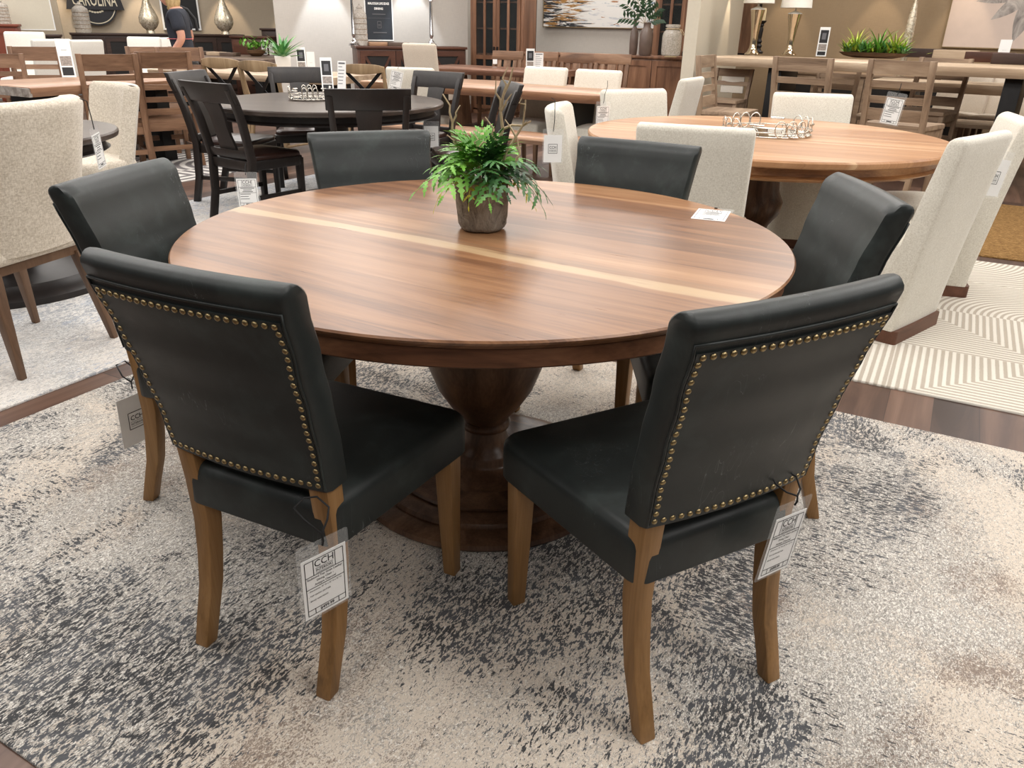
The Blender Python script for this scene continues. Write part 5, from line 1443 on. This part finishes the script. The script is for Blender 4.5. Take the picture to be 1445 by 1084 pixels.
bottle_lamp('slender mercury glass lamp on the small dark chest', (-4.403, 15.500, 1.157), .62)
sideboard('sideboard', 'reddish brown side cabinet beneath the fern plant card, behind the live edge table', 'sideboard', (-4.605, 14.400, 0.000), math.radians(-10), .7, .4, 1.036, M['cherry'], 1, 'drawer')
WLx, WLy = (-6.831, 15.900)
pb = (-6.421, 16.147, 1.120)
canvas('framed_poster', 'black framed poster with white edge behind the walking person', 'poster', (pb[0] + .0, pb[1] - .02, pb[2]), math.radians(31), .62, 1.0, M['ink'], M['paper'], .03, .03)
# round black sign
sc_ = Vector((-7.660, 15.402, 1.507))
t = thing('wall_sign', 'round black sign with cream lettering and a banner on the left wall', 'sign', (sc_.x + .03, sc_.y - .05, sc_.z), math.radians(31))
RS = .36
MB().rings([[(RS*math.cos(a), y, RS*math.sin(a)) for a in [2*PI*i/56 for i in range(56)]] for y in (-.03, 0)]).build('disc', M['sign'], t, smooth=False)
rr = [[(r*math.cos(a), y, r*math.sin(a)) for a in [2*PI*i/56 for i in range(56)]] for r, y in ((RS*.92, -.031), (RS*.92, -.035), (RS*.88, -.035), (RS*.88, -.031))]; rr.append(rr[0])
MB().rings(rr, caps=False).build('ring', M['cream_paint'], t)
MB().hexa([(-.47, -.055, -.10), (.47, -.055, -.10), (.47, -.03, -.10), (-.47, -.03, -.10)], [(-.40, -.055, .22), (.40, -.055, .22), (.40, -.03, .22), (-.40, -.03, .22)]).build('banner', M['sign'], t)
mb = MB(); print_on(mb, 'CAROLINA', .29, 0, .05, -.0565, bold=.002, squeeze=.50); mb.build('lettering', M['cream_paint'], t, smooth=False)
mb = MB()
for k in range(6):
    a = math.radians(-130 + 16*k); mb_ = (.155*math.cos(a), .155*math.sin(a))
    mb.add([(mb_[0] + .022*math.cos(b), -.0345, -.05 + mb_[1]*.6 + .016*math.sin(b)) for b in [2*PI*i/8 for i in range(8)]], [tuple(range(8))])
mb.build('ornament', M['cream_paint'], t, smooth=False)
# far left corner
cpl = (-7.677, 13.200, 1.097)
canvas('blank_canvas', 'large blank cream canvas at the far left wall', 'painting', cpl, math.radians(24), .74, 1.1, M['trim'], M['paper'], .05, .012)
sideboard('sideboard', 'dark console under the blank cream canvas at far left', 'sideboard', (-7.234, 12.700, 0.000), math.radians(24), .5, .4, 1.034, M['espresso'], 2, 'plain')
glass_bottle('patterned glass jar at the left edge of the photo', (-7.785, 12.750, 1.165), .34, .12)
sideboard('sideboard', 'rust brown cabinet at the left edge below the glass jar', 'sideboard', (-7.736, 12.600, 0.000), math.radians(24), .42, .4, 1.167, M['red_chair'], 1, 'plain')

# ================================================================ walking person, seen from the side
pt = thing('person', 'person in a dark short sleeved top walking left past the dark sideboard', 'person', (-3.886, 9.700, 0.000), math.radians(100))
def skin_mesh(name, nodes, edges, m, parent, sub=2):
    me = bpy.data.meshes.new(name); me.from_pydata([n[0] for n in nodes], edges, [])
    o = bpy.data.objects.new(name, me); COL.objects.link(o)
    sk_ = o.modifiers.new('skin', 'SKIN'); sd = o.modifiers.new('sub', 'SUBSURF'); sd.levels = sub; sd.render_levels = sub
    for i, n in enumerate(nodes):
        r = n[1]; me.skin_vertices[0].data[i].radius = r if isinstance(r, tuple) else (r, r)
    me.skin_vertices[0].data[0].use_root = True
    dg = bpy.context.evaluated_depsgraph_get(); dg.update()
    nm = bpy.data.meshes.new_from_object(o.evaluated_get(dg)); bpy.data.objects.remove(o); bpy.data.meshes.remove(me)
    nm.name = name; nm.polygons.foreach_set('use_smooth', [True]*len(nm.polygons))
    return link(name, nm, m, parent)
# local frame: +y is the way she walks, x to her left... height 1.62
J = [((0, 0, .90), (.135, .10)), ((0, .0, 1.05), (.12, .09)), ((0, .02, 1.20), (.135, .105)), ((0, .01, 1.33), (.115, .085)), ((0, .03, 1.40), (.045, .048)), ((0, .05, 1.46), (.052, .055)),
     ((.075, .02, .84), (.09, .09)), ((.085, .12, .47), (.058, .058)), ((.085, .10, .09), (.036, .036)), ((.085, .22, .03), (.032, .022)),
     ((-.075, -.02, .84), (.09, .09)), ((-.085, -.03, .47), (.058, .058)), ((-.085, -.20, .12), (.036, .036)), ((-.085, -.09, .04), (.032, .022)),
     ((.165, .0, 1.33), (.058, .058)), ((.215, -.06, 1.08), (.046, .046)), ((.20, .12, .92), (.034, .034)), ((.19, .17, .88), (.024, .034)),
     ((-.165, .0, 1.33), (.058, .058)), ((-.215, -.05, 1.08), (.046, .046)), ((-.20, .10, .90), (.034, .034)), ((-.19, .15, .86), (.024, .034))]
Ed = [(0, 1), (1, 2), (2, 3), (3, 4), (4, 5), (0, 6), (6, 7), (7, 8), (8, 9), (0, 10), (10, 11), (11, 12), (12, 13), (3, 14), (14, 15), (15, 16), (16, 17), (3, 18), (18, 19), (19, 20), (20, 21)]
body = skin_mesh('body', J, Ed, M['skin'], pt)
# head
bm = bmesh.new(); bmesh.ops.create_uvsphere(bm, u_segments=24, v_segments=18, radius=1)
for v_ in bm.verts:
    x, y, z = v_.co
    y2 = y*.098*(1 - .12*max(0, -z)); x2 = x*.075*(1 - .25*max(0, -z)**1.5); z2 = z*.118
    if y > .2: z2 -= .006*y; y2 += .012*max(0, .9 - abs(z + .75)*2.2)*max(0, 1 - abs(x)*2.2)
    y2 += .022*max(0, 1 - ((x/.22)**2 + ((z + .12)/.26)**2))*(y > 0)           # nose
    y2 += .008*max(0, 1 - ((x/.34)**2 + ((z + .46)/.12)**2))*(y > 0)           # mouth
    y2 -= .010*max(0, 1 - (((abs(x) - .38)/.22)**2 + ((z - .06)/.16)**2))*(y > 0)
    v_.co = (x2, y2 + .075, z2 + 1.525)
me = bpy.data.meshes.new('head'); bm.to_mesh(me); bm.free(); me.polygons.foreach_set('use_smooth', [True]*len(me.polygons))
hd = link('head', me, M['skin'], pt)
for sx in (-1, 1):
    MB().lathe([(.001, -.006), (.010, -.004), (.012, 0), (.010, .004), (.001, .006)], 12).build('eye', M['paper'], hd).location = (sx*.030, .155, 1.532)
    e = MB().lathe([(.012, -.008), (.020, -.004), (.022, .004), (.012, .008)], 12).build('ear', M['skin'], hd); e.location = (sx*.074, .07, 1.515); e.rotation_euler = (0, PI/2, 0); e.scale = (1.5, 1, 1)
e = MB().rings([[(.020*math.cos(a)*k, .163 + .006*k, 1.468 + .006*math.sin(a)*k) for a in [2*PI*i/12 for i in range(12)]] for k in (.3, 1)]).build('mouth', M['coral'], hd)
# hair: bob to the shoulders
bm = bmesh.new(); bmesh.ops.create_uvsphere(bm, u_segments=28, v_segments=20, radius=1)
dele = []
for v_ in bm.verts:
    x, y, z = v_.co
    if y > .45 and z < .45: dele.append(v_)
    k = max(0, -z)
    v_.co = (x*.090*(1 + .10*k), y*.108 - .012 - .012*k + .075, (z*.13 if z > 0 else z*.20) + 1.535 + .006*math.sin(9*math.atan2(y, x))*k)
bmesh.ops.delete(bm, geom=dele, context='VERTS')
me = bpy.data.meshes.new('hair'); bm.to_mesh(me); bm.free(); me.polygons.foreach_set('use_smooth', [True]*len(me.polygons))
hr = link('hair', me, M['hair'], pt); so = hr.modifiers.new('thick', 'SOLIDIFY'); so.thickness = .012
# clothes
top = [((0, 0, .86), (.165, .135)), ((0, .0, 1.0), (.150, .128)), ((0, .03, 1.18), (.160, .140)), ((0, .01, 1.32), (.128, .108)), ((0, .02, 1.385), (.066, .064)),
       ((.17, .0, 1.325), (.078, .078)), ((.205, -.04, 1.14), (.082, .078)), ((-.17, .0, 1.325), (.078, .078)), ((-.205, -.04, 1.14), (.082, .078))]
skin_mesh('short_sleeved_top', top, [(0, 1), (1, 2), (2, 3), (3, 4), (3, 5), (5, 6), (3, 7), (7, 8)], M['navy'], pt)
skin_mesh('trousers', [((0, -.005, .93), (.150, .118)), ((.08, .02, .80), (.105, .108)), ((.088, .11, .47), (.075, .075)), ((.088, .09, .12), (.062, .062)), ((-.08, -.02, .80), (.105, .108)), ((-.088, -.035, .47), (.075, .075)), ((-.088, -.19, .15), (.062, .062))],
          [(0, 1), (1, 2), (2, 3), (0, 4), (4, 5), (5, 6)], M['ink'], pt)
for sx, y0, z0 in ((1, .10, .0), (-1, -.20, .03)):
    cushion(round_poly([(sx*.088 - .045, y0 - .09), (sx*.088 + .045, y0 - .09), (sx*.088 + .048, y0 + .17), (sx*.088 - .048, y0 + .17)], .035), z0, z0 + .085, .04, .01, .01).build('shoe', M['ink'], pt)
MB().tube([(.06, .10, 1.40), (.10, .02, 1.42), (.115, -.08, 1.38), (.12, -.15, 1.28), (.12, -.16, 1.16)], .018, 8).build('shoulder_strap', M['ink'], pt)
for z, r, ww in ((1.075, .158, .004),):
    MB().loop([(r*1.02*math.cos(a), .018 + (r - .018)*math.sin(a), z) for a in [2*PI*i/40 for i in range(40)]], ww).build('trim_line', M['coral'], pt)
# hand: palm, four fingers, thumb on each side
for sx, bx, by, bz in ((1, .19, .17, .88), (-1, -.19, .15, .86)):
    pal = cushion(round_poly([(-.012, -.02), (.012, -.02), (.014, .05), (-.014, .05)], .006), -.038, .038, .01, .002, .008).build('hand', M['skin'], pt)
    pal.location = (bx, by, bz); pal.rotation_euler = (-.9, 0, 0)
    for k, l in enumerate((.058, .068, .064, .050)):
        MB().tube([(0, .045, .028 - .019*k), (-.002*sx, .045 + l*.5, .028 - .019*k), (-.014*sx, .045 + l*.9, .027 - .019*k), (-.022*sx, .045 + l, .026 - .019*k)], [.0088, .0082, .0075, .005], 8).build('finger', M['skin'], pal)
    MB().tube([(0, .0, .034), (-.012*sx, .022, .052), (-.018*sx, .045, .056)], [.0105, .009, .006], 8).build('thumb', M['skin'], pal)

# ---------------------------------------------------------------- camera, light, exposure
cam = bpy.data.cameras.new('camera'); cam.lens = 27.03; cam.sensor_width = 36; cam.clip_start = .05
co = bpy.data.objects.new('camera', cam); COL.objects.link(co)
P_, R_ = .4365, .0189
fw = Vector((0, math.cos(P_), -math.sin(P_))); up = Vector((0, math.sin(P_), math.cos(P_))); rt = Vector((1, 0, 0))
rt2 = rt*math.cos(R_) + up*math.sin(R_); up2 = up*math.cos(R_) - rt*math.sin(R_)
mm = Matrix((rt2, up2, -fw)).transposed().to_4x4(); mm.translation = (0, 0, 1.28)
co.matrix_world = mm
scene.camera = co

w = bpy.data.worlds.new('room_ambient'); scene.world = w; w.use_nodes = True
bg = w.node_tree.nodes['Background']; bg.inputs[0].default_value = (1.0, .98, .96, 1); bg.inputs[1].default_value = .13

def area(loc, size, power, col=(1, .975, .945)):
    l = bpy.data.lights.new('ceiling_downlight', 'AREA'); l.shape = 'DISK'; l.size = size; l.energy = power; l.color = col
    o = bpy.data.objects.new('ceiling_downlight', l); COL.objects.link(o); o.location = loc
    return o
CEIL = 3.3
for i in range(-6, 3):
    for j in range(0, 7):
        x, y, _ = uv(-1.2 + i*2.3, -1.0 + j*2.6)
        if -9.5 < x < 7 and y < 15: area((x, y, CEIL - .03), 1.5, 22 if j == 0 else 40)
def spot(loc, target, power, col, ang=60, blend=.25, size=.03):
    l = bpy.data.lights.new('wall_spot', 'SPOT'); l.energy = power; l.color = col; l.spot_size = math.radians(ang); l.spot_blend = blend; l.shadow_soft_size = size
    o = bpy.data.objects.new('wall_spot', l); COL.objects.link(o); o.location = loc
    o.rotation_euler = (Vector(target) - Vector(loc)).to_track_quat('-Z', 'Y').to_euler()
    return o

WARM, COOL = (1, .80, .58), (.86, .93, 1)
# accent spots that wash the walls
def wash(px, py, tx, ty, pw, col, z=2.35, tz=1.2, ang=46): spot((px, py, z), (tx, ty, tz), pw, col, ang, .35)
WL_ = (WLx, WLy, math.radians(31)); 
for s in (-3.2, -1.6, -.2, 1.3, 2.6):
    a = WL_[2]; x = WL_[0] + math.cos(a)*s; y = WL_[1] + math.sin(a)*s
    wash(x + math.sin(a)*.45, y - math.cos(a)*.45, x + math.sin(a)*.25, y - math.cos(a)*.25, 70, WARM)
for s, c in ((-.75, COOL), (.55, COOL)):
    a = math.radians(20); x, y = (-2.199, 13.000); x += math.cos(a)*s; y += math.sin(a)*s
    wash(x + math.sin(a)*.4, y - math.cos(a)*.4, x + math.sin(a)*.15, y - math.cos(a)*.15, 90, c)
for s in (-1.4, -.1, .9):
    a = math.radians(-45); x, y = (4.706, 10.900); x += math.cos(a)*s; y += math.sin(a)*s
    wash(x + math.sin(a)*.4, y - math.cos(a)*.4, x + math.sin(a)*.22, y - math.cos(a)*.22, 26, WARM)
wash(p1.x*.45 + p2.x*.55 + .26, p1.y*.45 + p2.y*.55 + .1, p1.x*.45 + p2.x*.55 + .1, p1.y*.45 + p2.y*.55 + .04, 26, WARM, 1.95, 1.0, 50)

vs = scene.view_settings
scene.display_settings.display_device = 'sRGB'
vs.view_transform = 'Standard'; vs.look = 'None'; vs.gamma = 1; vs.use_curve_mapping = False
vs.exposure = 0.10
